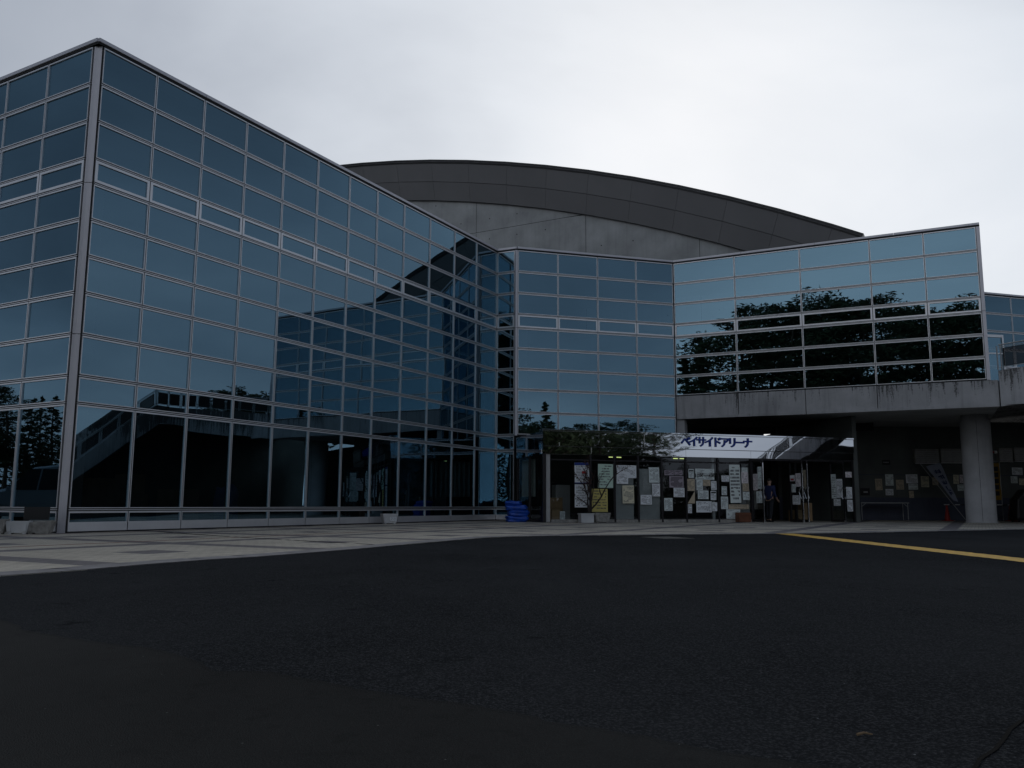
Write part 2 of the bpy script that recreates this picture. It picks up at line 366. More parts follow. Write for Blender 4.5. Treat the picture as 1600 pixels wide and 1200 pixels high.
# ------------------------------------------------------------------ plan of the place (metres)
ZS = [11.339, 10.388, 9.465, 8.55, 7.967, 7.094, 6.229, 5.369, 4.413, 3.472, 2.854, 0.502, 0.0]
UA = [0, 1.499, 3.013, 4.514, 5.998, 7.49, 9.014, 10.488, 12.048, 13.693, 15.41, 17.084, 18.786]
THA, THB, THC, THE = 61.2675, 15.79, -26.529, -29.2455
A0 = Vector((-9.6945, 18.77, 0)); A12 = A0 + dirv(THA) * UA[-1]
B0 = Vector((0.1937, 34.8567, 0)); WB = 1.8094; B4 = B0 + dirv(THB) * (4 * WB)
UC = [0, 2.7002, 5.4004, 8.1006, 10.0673, 12.034]; C5 = B4 + dirv(THC) * UC[-1]
E0 = Vector((-9.905, 18.759, 0)); WE = 1.71
PP = Vector((1.1465, 31.378, 0)); PW = 13.43           # porch corner and width

# ------------------------------------------------------------------ ground
g = MB(); g.face([(-900, -900, -0.008), (900, -900, -0.008), (900, 900, -0.008), (-900, 900, -0.008)])
tag(build(g, 'asphalt_ground', 'asphalt_old'), 'worn grey asphalt in the foreground', 'asphalt', kind='structure')
patch = [(-3.022, 5.171), (-2.79, 4.964), (-2.682, 4.794), (-2.367, 4.576), (-1.964, 4.322), (-1.777, 4.252), (-1.569, 4.08), (-1.375, 3.874), (-1.231, 3.661), (-1.116, 3.678), (-1.006, 3.667), (-0.81, 3.515), (-0.604, 3.364), (-0.34, 3.187), (-0.151, 3.101), (0.006, 2.993), (0.13, 2.868), (0.285, 2.776), (0.396, 2.711), (0.529, 2.602), (0.608, 2.545), (0.716, 2.479), (0.815, 2.405)]
fine = []
for a, b in zip(patch, patch[1:]):
    n = max(2, int(math.dist(a, b) / 0.03))
    for k in range(n):
        t = k / n; fine.append((a[0] + (b[0] - a[0]) * t + rnd.gauss(0, 0.006), a[1] + (b[1] - a[1]) * t + rnd.gauss(0, 0.006)))
poly = [(-30, 15), (-10, 9.2), (-4.6, 6.3), (-3.5, 5.6)] + fine + [(1.6, 2.05), (3.0, 1.5), (8, 0.2), (30, -4), (60, -8), (60, 70), (-30, 70)]
g = MB(); g.face([(p[0], p[1], -0.004) for p in poly])
n0 = 4
for a, b in zip(poly[:n0 + len(fine) + 4], poly[1:n0 + len(fine) + 5]): g.face([(a[0] - .01, a[1] - .018, -0.0081), (b[0] - .01, b[1] - .018, -0.0081), (b[0], b[1], -0.004), (a[0], a[1], -0.004)], 1)
tag(build(g, 'road_asphalt', ['asphalt_new', 'asphalt_old']), 'newer black asphalt forecourt in front of the building', 'asphalt', kind='structure')

edge = [(-4.74, 8.06), (-4.36, 8.77), (-4.08, 9.55), (-3.66, 10.44), (-3.25, 11.03), (-2.87, 11.82), (-2.31, 13.06), (-1.76, 14.51), (-1.07, 16.21), (-0.52, 17.5), (0.1, 18.2), (0.95, 18.65), (2.43, 19.21), (4.21, 20.0), (6.05, 20.65), (7.94, 21.35), (9.4, 22.1), (11.62, 23.45), (15.3, 25.69), (24, 31)]
edge = [(-6.6, 4.6)] + edge
def to_a(p):
    d = Vector((p[0], p[1], 0)) - A0; a = dirv(THA); b = Vector((-a.y, a.x, 0)); return (d.dot(a), d.dot(b))
pv = MB(); pv.face([(*to_a(p), 0.0) for p in edge + [(30, 34), (30, 70), (-40, 70), (-40, 20), (-24, 6)]])
for a, b in zip(edge, edge[1:]): pv.face([(*to_a(a), -0.012), (*to_a(b), -0.012), (*to_a(b), 0.0), (*to_a(a), 0.0)])
pave = tag(build(pv, 'plaza_paving', 'paving', None, A0, (0, 0, R(THA))), 'pale tiled plaza with dark bands and diamonds', 'paving', kind='structure')
kb = MB()
for a, b in zip(edge, edge[1:]):
    a2, b2 = Vector((*a, 0)), Vector((*b, 0)); d = (b2 - a2).normalized(); nn = Vector((-d.y, d.x, 0)) * 0.42
    kb.face([(*to_a(a), 0.004), (*to_a(b), 0.004), (*to_a(b2 + nn), 0.004), (*to_a(a2 + nn), 0.004)])
build(kb, 'border_tiles', 'kerb_tile', pave)
jt = MB(); cpts = [(-8.12, 19.82), (-5.99, 17.6), (-4.92, 16.62), (-3.95, 15.74), (-3.38, 15.26), (-2.06, 14.15)]
for a, b in zip(cpts, cpts[1:]):
    n = 9
    for k in range(n):
        if rnd.random() < 0.12: continue
        q = [Vector((a[0] + (b[0] - a[0]) * t, a[1] + (b[1] - a[1]) * t, 0)) for t in (k / n, (k + 1) / n)]
        d = (q[1] - q[0]).normalized(); w = Vector((-d.y, d.x, 0)) * (0.035 + rnd.random() * 0.03)
        jt.face([(*to_a(q[0] - w), 0.0035), (*to_a(q[1] - w), 0.0035), (*to_a(q[1] + w), 0.0035), (*to_a(q[0] + w), 0.0035)])
build(jt, 'expansion_joint', 'crack_fill', pave)
yl = MB()
for k in range(60):
    y0 = 9.5 + k * 0.19; y1 = y0 + 0.19; j = lambda: rnd.gauss(0, 0.012)
    if k == 0: l0, r0_ = 6.38, 6.84
    l1, r1_ = 6.38 + j(), 6.84 + j()
    yl.face([(l0, y0, 0.0), (r0_, y0, 0.0), (r1_, y1, 0.0), (l1, y1, 0.0)]); l0, r0_ = l1, r1_
tag(build(yl, 'road_marking', 'yellow_paint'), 'yellow painted line running across the asphalt', 'road marking', kind='structure')
lid = MB(); lid.box(-0.36, 0.36, -0.5, 0.5, -0.004, 0.003); lid.box(-0.27, 0.27, -0.41, 0.41, 0.003, 0.006)
tag(build(lid, 'drain_cover', 'drain_grey', None, (3.25, 17.95, -0.003), (0, 0, R(20))), 'pale rectangular drain cover set in the asphalt before the entrance', 'drain cover')
cr2 = MB(); cc = [(1.2, 2.33), (1.30, 2.47), (1.40, 2.57), (1.48, 2.67), (1.57, 2.79), (1.69, 2.92), (1.86, 3.12)]
for a, b in zip(cc, cc[1:]): cr2.face([(a[0] - .005, a[1] + .004, -0.0005), (a[0] + .005, a[1] - .004, -0.0005), (b[0] + .005, b[1] - .004, -0.0005), (b[0] - .005, b[1] + .004, -0.0005)])
o = build(cr2, 'crack', 'crack_fill', bpy.data.objects['road_asphalt'])
for (x, y, L, a, lab) in ((1.08, 2.71, 0.024, 4, 'small pale twig lying on black asphalt, bottom right'),):
    tw = MB(); tw.tube((-L, 0, 0.0), (0, 0.004, 0.004), 0.0045, 0.0035, 6); tw.tube((0, 0.004, 0.004), (L, -0.002, 0), 0.0035, 0.002, 6); tw.tube((0.2 * L, 0.003, 0.003), (0.6 * L, 0.014, 0.003), 0.002, 0.001, 5)
    tag(build(tw, 'twig', 'cardboard', None, (x, y, 0.001), (0, 0, R(a))), lab, 'twig')

# ------------------------------------------------------------------ the glass building
BLD = tag(empty('arena_building', (0, 30, 0)), 'blue mirror glass sports hall with arched dark roof and concrete walls', 'building')
BLD_INV = Vector((0, -30, 0))
def bl(v): return Vector(v) + BLD_INV       # world -> building local
FRAME_CACHE = {}
def frame_mesh(w, h, tb, bb, sb):
    key = (round(w, 3), round(h, 3), tb, bb, sb)
    if key in FRAME_CACHE: return FRAME_CACHE[key]
    g = 0.012; x0, x1, z0, z1 = -w / 2 + g, w / 2 - g, -h / 2 + 0.032, h / 2 - 0.032
    ix0, ix1, iz0, iz1 = x0 + sb, x1 - sb, z0 + bb, z1 - tb
    mb = MB()
    O = [(x0, z0), (x1, z0), (x1, z1), (x0, z1)]; I = [(ix0, iz0), (ix1, iz0), (ix1, iz1), (ix0, iz1)]
    for k in range(4):
        j = (k + 1) % 4
        mb.face([(O[k][0], -.03, O[k][1]), (O[j][0], -.03, O[j][1]), (I[j][0], -.03, I[j][1]), (I[k][0], -.03, I[k][1])])
        mb.face([(I[k][0], -.03, I[k][1]), (I[j][0], -.03, I[j][1]), (I[j][0], .012, I[j][1]), (I[k][0], .012, I[k][1])])
        mb.face([(O[j][0], -.03, O[j][1]), (O[k][0], -.03, O[k][1]), (O[k][0], .02, O[k][1]), (O[j][0], .02, O[j][1])])
    pm = MB(); pm.face([(ix0 - .004, 0, iz0 - .004), (ix1 + .004, 0, iz0 - .004), (ix1 + .004, 0, iz1 + .004), (ix0 - .004, 0, iz1 + .004)])
    r = (mb.mesh('window_frame', 'aluminium'), pm.mesh('pane', 'mirror_glass')); FRAME_CACHE[key] = r; return r
def curtain_wall(P, th, us, rows, first_row=0, label=None):
    """us: column seams, rows: seam heights from the top"""
    mb = MB(); zt, zb = rows[0], rows[-1]; x0, x1 = us[0], us[-1]
    for u in us: mb.box(u - 0.03, u + 0.03, 0.0, 0.09, zb, zt, 0)
    for z in rows:
        mb.box(x0, x1, 0.001, 0.088, z - 0.035, z + 0.035, 0)
        if zb < z < zt: mb.box(x0 + 0.006, x1 - 0.006, -0.022, 0.0, z - 0.008, z + 0.008, 1)
    o = build(mb, 'curtain_wall', ['gasket', 'aluminium'], BLD, bl(P), (0, 0, R(th)))
    for ci in range(len(us) - 1):
        w = us[ci + 1] - us[ci]
        for ri in range(len(rows) - 1):
            h = rows[ri] - rows[ri + 1]; k = ri + first_row
            tb, bb, sb = 0.034, 0.020, 0.021
            if k == 3: tb, bb, sb = 0.06, 0.06, 0.07
            if k == 11: bb = 0.20; tb = 0.04
            fm, pm = frame_mesh(w, h, tb, bb, sb)
            c = ((us[ci] + us[ci + 1]) / 2, 0, (rows[ri] + rows[ri + 1]) / 2)
            place('window_frame', fm, o, c)
            place('pane', pm, o, c, (R(rnd.gauss(0, 0.08)), 0, R(rnd.gauss(0, 0.09))))
    return o
UE = [-WE * k for k in range(7, -1, -1)]
WA = curtain_wall(A0, THA, UA, ZS)
curtain_wall(E0, THE, UE, ZS)
LD = (B0 - A12).length
THD = math.degrees(math.atan2(B0.y - A12.y, B0.x - A12.x))
curtain_wall(A12 + dirv(THD) * 0.03, THD, [0, LD - 0.13], ZS)
curtain_wall(B0 + dirv(THB) * 0.03, THB, [0] + [WB * k - 0.03 for k in (1, 2, 3)] + [WB * 4 - 0.06], ZS[:10])
curtain_wall(B4 + dirv(THC) * 0.03, THC, [0] + [u - 0.03 for u in UC[1:5]] + [UC[5] - 0.16], ZS[:8])
FW0 = Vector((20.4, 41.1, 0))
curtain_wall(FW0, 16.5, [0, 1.81, 3.62, 5.43, 7.24, 9.05, 10.86], [11.339, 10.388, 9.465, 8.55, 7.6, 5.4])
cwl = [x for x in BLD.children if x.name.startswith('curtain_wall')]
for x, l in zip(cwl, ('long left facade of blue mirror glass', 'darker glass facade round the left corner', 'narrow glass return beside the entrance', 'middle glass facade above the entrance', 'right wing glass facade mirroring dark pines', 'far glass wall beyond the right wing')): x['label'] = l

# corner posts with joints
def post(poly_w, z0, z1, joints, mat='post_metal'):
    zs = [z0] + joints + [z1]
    for a, b in zip(zs, zs[1:]):
        mb = MB(); mb.prism([tuple(bl((p[0], p[1], 0)))[:2] for p in poly_w], a + (0.008 if a > z0 else 0), b - 0.008)
        build(mb, 'corner_post', mat, BLD)
aA, aE = dirv(THA), dirv(THE); nA = Vector((aA.y, -aA.x, 0)); nE = Vector((aE.y, -aE.x, 0))
OUT = (nA + nE).normalized(); MID = (A0 + E0) * 0.5 + OUT * 0.028
post([tuple(p)[:2] for p in (A0 - aA * 0.034 + nA * 0.012, A0 - aA * 0.034 - nA * 0.12, E0 + aE * 0.034 - nE * 0.12, E0 + aE * 0.034 + nE * 0.012, MID - aE * 0.012, MID + aA * 0.004)], 0.0, 11.32, [4.413, 7.967])
aB, aC = dirv(THB), dirv(THC); nB = Vector((aB.y, -aB.x, 0)); nC = Vector((aC.y, -aC.x, 0))
post([tuple((B0 + aB * 0.02 + nB * 0.045)[:2]), tuple((B0 + aB * 0.02 - nB * 0.1)[:2]), tuple((B0 - aB * 0.10 - nB * 0.02)[:2]), tuple((B0 - aB * 0.075 + nB * 0.05)[:2])], 3.45, 11.32, [3.47, 7.967] if False else [7.967])
post([tuple((C5 - aC * 0.12 + nC * 0.04)[:2]), tuple((C5 - aC * 0.12 - nC * 0.5)[:2]), tuple((C5 - nC * 0.5)[:2]), tuple((C5 + nC * 0.04)[:2])], 5.36, 11.32, [8.0])
# parapet caps
def cap(P, Q, seg, name='parapet_cap'):
    d = (Q - P); L = d.length; d.normalize(); ang = math.atan2(d.y, d.x); n = max(1, int(L / seg)); s = L / n
    for k in range(n):
        mb = MB(); mb.box(0.006, s - 0.006, -0.075, 0.32, 0.03, 0.115); mb.box(0.0, s, -0.04, 0.3, -0.02, 0.03, 1)
        build(mb, name, ['post_metal', 'gasket'], BLD, bl(P + d * (k * s)) + Vector((0, 0, 11.345)), (0, 0, ang))
cap(A0 - aA * 0.16, A12, 3.0); cap(E0 - aE * 12.0, E0 + aE * 0.2, 3.4); cap(A12, B0, 3); cap(B0, B4, 3.6); cap(B4, C5, 2.7); cap(FW0, FW0 + dirv(16.5) * 10.86, 3.6)
# inside of the building: floor, roof deck, inner walls
E7 = E0 - aE * 12.0
rf = MB(); ins = 0.12
rpoly = [E7, E0 - nE * ins, A0 - nA * ins, A12 - nA * ins, B0 - nB * ins, B4 - nB * ins, C5 - nC * ins, C5 - nC * 11, Vector((9, 49, 0)), Vector((-14, 60, 0)), Vector((-32, 40, 0))]
rf.prism([tuple(bl(p))[:2] for p in rpoly], 11.05, 11.30); build(rf, 'flat_roof', 'roof_top', BLD)
iw = MB()
def wall_seg(mb, P, Q, z0, z1, th=0.2, mi=0):
    d = (Q - P).normalized(); n = Vector((-d.y, d.x, 0)) * th
    mb.prism([tuple(bl(p))[:2] for p in (P, Q, Q + n, P + n)], z0, z1, mi)
IN = 5.0
wall_seg(iw, E7 - nE * IN, E0 - nE * IN + aE * -2.2, 0, 11.05)
wall_seg(iw, A0 - nA * IN + aA * 4.0, A12 - nA * IN + aA * 4.5, 0, 11.05)
wall_seg(iw, B0 - nB * 9 - aB * 9, B4 - nB * 9 + aB * 10, 0, 11.05)
wall_seg(iw, B4 - nB * 9 + aB * 9.8, Vector((14.2, 40.1, 0)), 0, 4.5)
wall_seg(iw, B4 - nB * 0.6 + aC * 0.3 - nC * 5, C5 - nC * 5, 4.6, 11.05)
wall_seg(iw, C5 - nC * 0.3, C5 - nC * 11, 4.4, 11.05)
wall_seg(iw, E7, E7 - nE * IN, 0, 11.05)
fwd = dirv(16.5); fwn = Vector((-fwd.y, fwd.x, 0))
wall_seg(iw, FW0 + fwn * 2.5 - fwd * 3, FW0 + fwn * 2.5 + fwd * 12, 4.5, 11.2)
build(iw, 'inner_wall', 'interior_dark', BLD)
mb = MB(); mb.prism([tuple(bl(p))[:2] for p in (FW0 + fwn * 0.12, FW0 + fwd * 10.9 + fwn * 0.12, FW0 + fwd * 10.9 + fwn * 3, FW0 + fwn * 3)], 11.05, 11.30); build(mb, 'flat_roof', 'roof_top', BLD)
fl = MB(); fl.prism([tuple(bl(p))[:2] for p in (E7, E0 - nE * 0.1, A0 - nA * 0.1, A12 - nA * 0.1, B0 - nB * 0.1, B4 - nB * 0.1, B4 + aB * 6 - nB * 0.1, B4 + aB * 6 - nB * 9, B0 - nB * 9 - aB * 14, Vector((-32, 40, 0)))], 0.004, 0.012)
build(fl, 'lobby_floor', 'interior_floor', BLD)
for P, d, n in ((A0, aA, nA), (B0, aB, nB)):
    mb = MB(); q = P + d * 0.42 - n * 0.55; mb.prism([tuple(bl(q + d * a + n * b))[:2] for a, b in ((-.16, -.16), (.16, -.16), (.16, .16), (-.16, .16))], 0.02 if P is A0 else 3.5, 8.1)
    build(mb, 'inner_column', 'light_column', BLD)
# ------------------------------------------------------------------ arched roof with panelled soffit
TH_R = -28.73; dR = dirv(TH_R); nR = Vector((-dR.y, dR.x, 0)); P0 = Vector((-2.1234, 46.5, 0))
UCEN, ZCEN, RAD = -18.954, -63.245, 85.515
def rp(u, k, t=0.0):
    """point on the vault: arc coordinate given through angle offset, k metres behind the front edge, t below the top"""
    z = ZCEN + math.sqrt((RAD - t) ** 2 - (u - UCEN) ** 2); p = P0 + dR * u + nR * k; return bl((p.x, p.y, z))
ang0 = math.asin((20.36 - UCEN) / RAD); dA = 2.606 / RAD
us_r = [UCEN + RAD * math.sin(ang0 - 0.0165 - dA * k) for k in range(31)]
us_r = [20.36] + us_r
def rq(u, k, t):
    """radial point: u measured along the top arc, t metres in towards the centre, k metres behind the front plane"""
    an = math.asin((u - UCEN) / RAD); p = P0 + dR * (UCEN + (RAD - t) * math.sin(an)) + nR * k; return bl((p.x, p.y, ZCEN + (RAD - t) * math.cos(an)))
vault = MB()
for a, b in zip(us_r, us_r[1:]):
    vault.face([rq(b, -0.16, 0), rq(a, -0.16, 0), rq(a, 55, 0), rq(b, 55, 0)])
    for (k0, t0, k1, t1, mi) in ((-.16, .0, -.16, .07, 1), (-.16, .07, -.10, .07, 1), (-.10, .07, -.10, .13, 0), (-.10, .13, -.03, .13, 1), (-.03, .13, -.03, .18, 1), (-.03, .18, .04, .18, 2), (.06, .18, 1.02, 2.08, 2), (1.0, 2.12, 1.3, 2.12, 1)):
        vault.face([rq(a, k0, t0), rq(a, k1, t1), rq(b, k1, t1), rq(b, k0, t0)], mi)
    vault.face([rq(a, 1.3, 2.12), rq(a, 55, 2.12), rq(b, 55, 2.12), rq(b, 1.3, 2.12)], 2)
vault.face([rq(20.36, -0.16, 0), rq(20.36, 1.0, 2.12), rq(20.36, 55, 2.12), rq(20.36, 55, 0)], 1)
ROOF = build(vault, 'arched_roof', ['roof_top', 'roof_edge', 'gasket', 'aluminium'], BLD)
for ci, (a, b) in enumerate(zip(us_r[:22], us_r[1:23])):
    for (k0, t0), (k1, t1) in (((0.0, 0.18), (0.46, 1.14)), ((0.46, 1.14), (0.98, 2.12))):
        g_ = 0.006; mb = MB(); dk_, dt_ = (k1 - k0) * .012, (t1 - t0) * .012
        fr = [rq(a - g_, k0 + dk_, t0 + dt_), rq(b + g_, k0 + dk_, t0 + dt_), rq(b + g_, k1 - dk_, t1 - dt_), rq(a - g_, k1 - dk_, t1 - dt_)]
        off = nR * 0.05; bk = [v + off for v in fr]
        mb.face(fr)
        for q in range(4): mb.face([fr[(q + 1) % 4], fr[q], bk[q], bk[(q + 1) % 4]])
        build(mb, 'fascia_panel', 'roof_panel', ROOF)
# concrete gable wall under the vault: cast panels with open joints
KW = 1.15; JU0, JU1, JU2, JZ = -0.64, 6.31, 12.55, 16.30
def zr(u): return ZCEN + math.sqrt((RAD - 2.10) ** 2 - (u - UCEN) ** 2)
core = MB(); pa, pb = P0 + dR * -45 + nR * (KW + .2), P0 + dR * 20.2 + nR * (KW + .2)
for k in range(20):
    ua, ub = -45 + 65.2 * k / 20, -45 + 65.2 * (k + 1) / 20; qa, qb = P0 + dR * ua + nR * (KW + .2), P0 + dR * ub + nR * (KW + .2)
    core.face([bl((qa.x, qa.y, 4)), bl((qb.x, qb.y, 4)), bl((qb.x, qb.y, zr(ub))), bl((qa.x, qa.y, zr(ua)))])
build(core, 'wall_core', 'gasket', BLD)
ujs = [-43.2, -37.0, -30.8, -24.6, -18.4, -12.3, -6.2, JU0, JU1, JU2, 19.9]
for ua, ub in zip(ujs, ujs[1:]):
    for z0, z1 in ((9.5, JZ - .012), (JZ + .012, None)):
        n = 6; mb = MB(); uu = [ua + .012 + (ub - ua - .024) * k / n for k in range(n + 1)]
        tops = [zr(u) if z1 is None else min(z1, zr(u)) for u in uu]
        if max(tops) < z0 + .05: continue
        for k in range(n):
            if max(tops[k], tops[k + 1]) <= z0: continue
            qa, qb = P0 + dR * uu[k] + nR * KW, P0 + dR * uu[k + 1] + nR * KW
            mb.face([bl((qa.x, qa.y, z0)), bl((qb.x, qb.y, z0)), bl((qb.x, qb.y, max(z0, tops[k + 1]))), bl((qa.x, qa.y, max(z0, tops[k])))])
        if z1 is not None:
            qa, qb = P0 + dR * uu[0] + nR * KW, P0 + dR * uu[-1] + nR * KW; w_ = nR * .2; mb.face([bl((qa.x, qa.y, tops[0])), bl((qb.x, qb.y, tops[-1])), bl((qb.x + w_.x, qb.y + w_.y, tops[-1])), bl((qa.x + w_.x, qa.y + w_.y, tops[0]))])
        build(mb, 'concrete_panel', 'concrete', BLD)
        if z1 is None or True:
            th_ = MB()
            for ut in [ua + .9 + 1.8 * q for q in range(int((ub - ua) / 1.8))]:
                for zt in [z0 + .7 + 1.4 * q for q in range(5)]:
                    if zt < zr(ut) - .3 and (z1 is None or zt < z1 - .2):
                        qa = P0 + dR * ut + nR * (KW - .002); th_.face([bl((qa.x + dR.x * x_, qa.y + dR.y * x_, zt + y_)) for x_, y_ in ((-.03, -.03), (.03, -.03), (.03, .03), (-.03, .03))])
            if th_.f: build(th_, 'tie_holes', 'black_stain', BLD)
# ------------------------------------------------------------------ concrete beam, deck, column under the right wing
ubeam = [0.02, 2.70, 5.40, 8.10, UC[-1] + 0.25]
for i, (a, b) in enumerate(zip(ubeam, ubeam[1:])):
    mb = MB(); mb.box(a + 0.012, b - 0.012, -0.02, 0.45, 4.34, 5.345); o = build(mb, 'concrete_beam', 'concrete_beam', BLD, bl(B4), (0, 0, R(THC)), bevel=0.012)
for a, b in ((0.12, 3.9), (5.6, 10.5)):
    mb = MB(); mb.box(a, b, -0.05, -0.0205, 4.345, 4.46); build(mb, 'drip_ledge', 'concrete_beam', BLD, bl(B4), (0, 0, R(THC)))
mb = MB(); mb.prism([tuple(bl(p))[:2] for p in (B4 - nC * 0.06, B4 - nC * 0.06 + aC * 0.35, B4 - nC * 0.5 + aC * 0.35, B4 - nC * 0.5)], 3.42, 4.335); build(mb, 'concrete_pier', 'concrete_beam', BLD)
K1 = C5 + aC * 9.0; K2 = K1 - aA * 0.9; SIDE = nA.copy()  # deck turns towards the viewer beyond the frame
sf = MB(); sf.prism([tuple(bl(p))[:2] for p in (B4 - nC * 0.46, C5 + aC * 0.2 - nC * 0.46, C5 + aC * 0.2 - nC * 12, B4 - nC * 7)], 4.36, 4.55)
build(sf, 'underside_slab', 'concrete', BLD)
DECK = tag(empty('raised_deck', tuple(C5)), 'stained concrete walkway deck with mesh railing beyond the right wing', 'walkway')
def dk(v): return Vector(v) - C5
DZ = 1.05      # the walkway climbs gently from the wing to the stair head
def hexa(name, lo, hi, mat, par):
    mb = MB(); n = len(lo); mb.face(list(reversed(lo))); mb.face(hi)
    for k in range(n): mb.face([lo[k], lo[(k + 1) % n], hi[(k + 1) % n], hi[k]])
    return build(mb, name, mat, par, bevel=0.012)
def P3(p, z): q = dk(p); return Vector((q.x, q.y, z))
pl = [(C5 + aC * 0.3 - nC * 0.2, 0), (K1 - nC * 0.2, DZ), (K1 + nA * 4.0 + aA * 14, DZ), (C5 + aC * 0.3 - nC * 14, 0)]
hexa('deck_slab', [P3(p, 4.75 + z) for p, z in pl], [P3(p, 5.4 + z) for p, z in pl], 'concrete_beam', DECK)
pl = [(K1 - nC * 0.2, DZ), (K2 + nA * 0.1, DZ), (K2 + nA * 4.0, DZ), (K1 + nA * 4.0 + aA * 14, DZ)]
hexa('deck_slab', [P3(p, 4.75 + z) for p, z in pl], [P3(p, 5.395 + z) for p, z in pl], 'concrete_beam', DECK)
def parapet(P, Q, n, dz0, dz1):
    pts = ((P + n * 0.10, dz0), (Q + n * 0.10, dz1), (Q - n * 0.12, dz1), (P - n * 0.12, dz0))
    return hexa('parapet', [P3(p, 4.34 + z) for p, z in pts], [P3(p, 5.68 + z) for p, z in pts], 'concrete_beam', DECK)
parapet(C5 + aC * 0.27, K1 + aC * 0.1, nC, 0, DZ); parapet(K1, K2, -nA, DZ, DZ)
mb = MB(); mb.box(0.45, 1.6, -0.135, -0.1005, 4.40, 4.52); build(mb, 'drip_ledge', 'concrete_beam', DECK, (0, 0, 0), (0, 0, R(THC)))
def railing(par, P, Q, zp, zq, org):
    """posts, two rails and wire mesh panels between P and Q (tops of parapet at zp, zq)"""
    L = (Q - P).length; n = max(1, round(L / 1.25)); d = (Q - P) / n
    mb = MB()
    for k in range(n + 1):
        p = P + d * k - org; z = zp + (zq - zp) * k / n
        for s_ in (-0.06, 0.06):
            q = p + d.normalized() * s_; mb.box(q.x - .018, q.x + .018, q.y - .018, q.y + .018, z, z + 0.92)
    build(mb, 'railing_posts', 'grey_paint', par)
    mb = MB()
    for dz, r in ((0.95, 0.028), (0.86, 0.014), (0.10, 0.014)):
        a, b = P - org, Q - org; mb.tube((a.x, a.y, zp + dz), (b.x, b.y, zq + dz), r)
    build(mb, 'handrail', 'grey_paint', par)
    for k in range(n):
        a, b = P + d * (k + 0.12) - org, P + d * (k + 0.88) - org; za = zp + (zq - zp) * (k + .12) / n; zb = zp + (zq - zp) * (k + .88) / n
        mb = MB()
        for j in range(37):
            t = j / 36; p = a.lerp(b, t); z = za + (zb - za) * t; mb.tube((p.x, p.y, z + .14), (p.x, p.y, z + .80), 0.010 if 0 < j < 36 else 0.02, None, 4, 0, False)
        for j in range(18):
            h = .14 + .66 * j / 17; mb.tube((a.x, a.y, za + h), (b.x, b.y, zb + h), 0.010 if 0 < j < 17 else 0.02, None, 4, 0, False)
        build(mb, 'mesh_panel', 'gasket', par)
railing(DECK, C5 + aC * 0.33 + nC * -0.02, K1, 5.71, 5.68 + DZ, C5)
railing(DECK, K1, K2, 5.68 + DZ, 5.68 + DZ, C5)
df = MB()
for b in ((-.62, -.54, -.05, .05, 5.4, 8.45), (.54, .62, -.05, .05, 5.4, 8.45), (-.54, .54, -.05, .05, 8.33, 8.45), (-.54, .54, -.04, .04, 7.55, 7.61)): df.box(*b)
DO = tag(build(df, 'deck_door', 'aluminium', None, (21.9, 38.2, 0.002), (0, 0, R(8))), 'white framed glass door standing on the deck behind the mesh railing', 'door')
mb = MB(); mb.face([(-.54, 0, 5.42), (.54, 0, 5.42), (.54, 0, 7.55), (-.54, 0, 7.55)]); mb.face([(-.54, 0, 7.61), (.54, 0, 7.61), (.54, 0, 8.33), (-.54, 0, 8.33)]); build(mb, 'door_pane', 'mirror_glass', DO)
mb = MB(); mb.tube((.42, -.06, 6.3), (.42, -.06, 6.7), .015); build(mb, 'door_handle', 'chrome', DO)
# staircase going down towards the viewer, off frame to the right
ST = tag(empty('outdoor_staircase', tuple(K2)), 'concrete staircase with mesh railing mirrored in the lower left facade glass', 'staircase')
RUN = 8.3; dS = -aA
mb = MB()
for sgn in (0,):
    q = [(0, 5.68 + DZ), (RUN, 0.28), (RUN, -0.0), (RUN - 0.6, -0.0), (0, 4.3 + DZ)]
    a = [Vector((dS.x * s_, dS.y * s_, z)) for s_, z in q]; b = [v + nA * 0.22 for v in a]
    mb.face(a); mb.face(list(reversed(b)))
    for k in range(5): mb.face([a[k], b[k], b[(k + 1) % 5], a[(k + 1) % 5]])
build(mb, 'stringer_wall', 'concrete_beam', ST)
mb2 = MB(); mb2.v = [tuple(Vector(v) + nA * 3.4) for v in mb.v]; mb2.f = list(mb.f); mb2.m = list(mb.m); build(mb2, 'stringer_wall', 'concrete_beam', ST)
step = MB(); step.box(0, 0.34, 0.0, 3.18, -0.2, 0.0); sm = step.mesh('step', 'concrete_beam')
angS = math.atan2(dS.y, dS.x)
for k in range(29):
    p = dS * (k * RUN / 29) + nA * 0.22; place('step', sm, ST, (p.x, p.y, (5.4 + DZ) * (1 - (k + 1) / 30)), (0, 0, angS))
railing(ST, K2 + nA * 0.1, K2 + nA * 0.1 + dS * RUN, 5.68 + DZ, 0.28, K2)
# retaining wall that closes the space under deck and stairs on the far side
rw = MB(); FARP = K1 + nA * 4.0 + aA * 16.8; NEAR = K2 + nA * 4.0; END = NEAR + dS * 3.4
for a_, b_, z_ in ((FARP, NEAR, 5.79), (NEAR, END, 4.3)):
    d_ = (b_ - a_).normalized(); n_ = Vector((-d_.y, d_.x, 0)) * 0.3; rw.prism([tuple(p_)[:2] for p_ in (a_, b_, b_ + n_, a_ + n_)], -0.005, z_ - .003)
tag(build(rw, 'retaining_wall', 'back_wall'), 'dark retaining wall mirrored beneath the walkway in the long facade', 'wall')
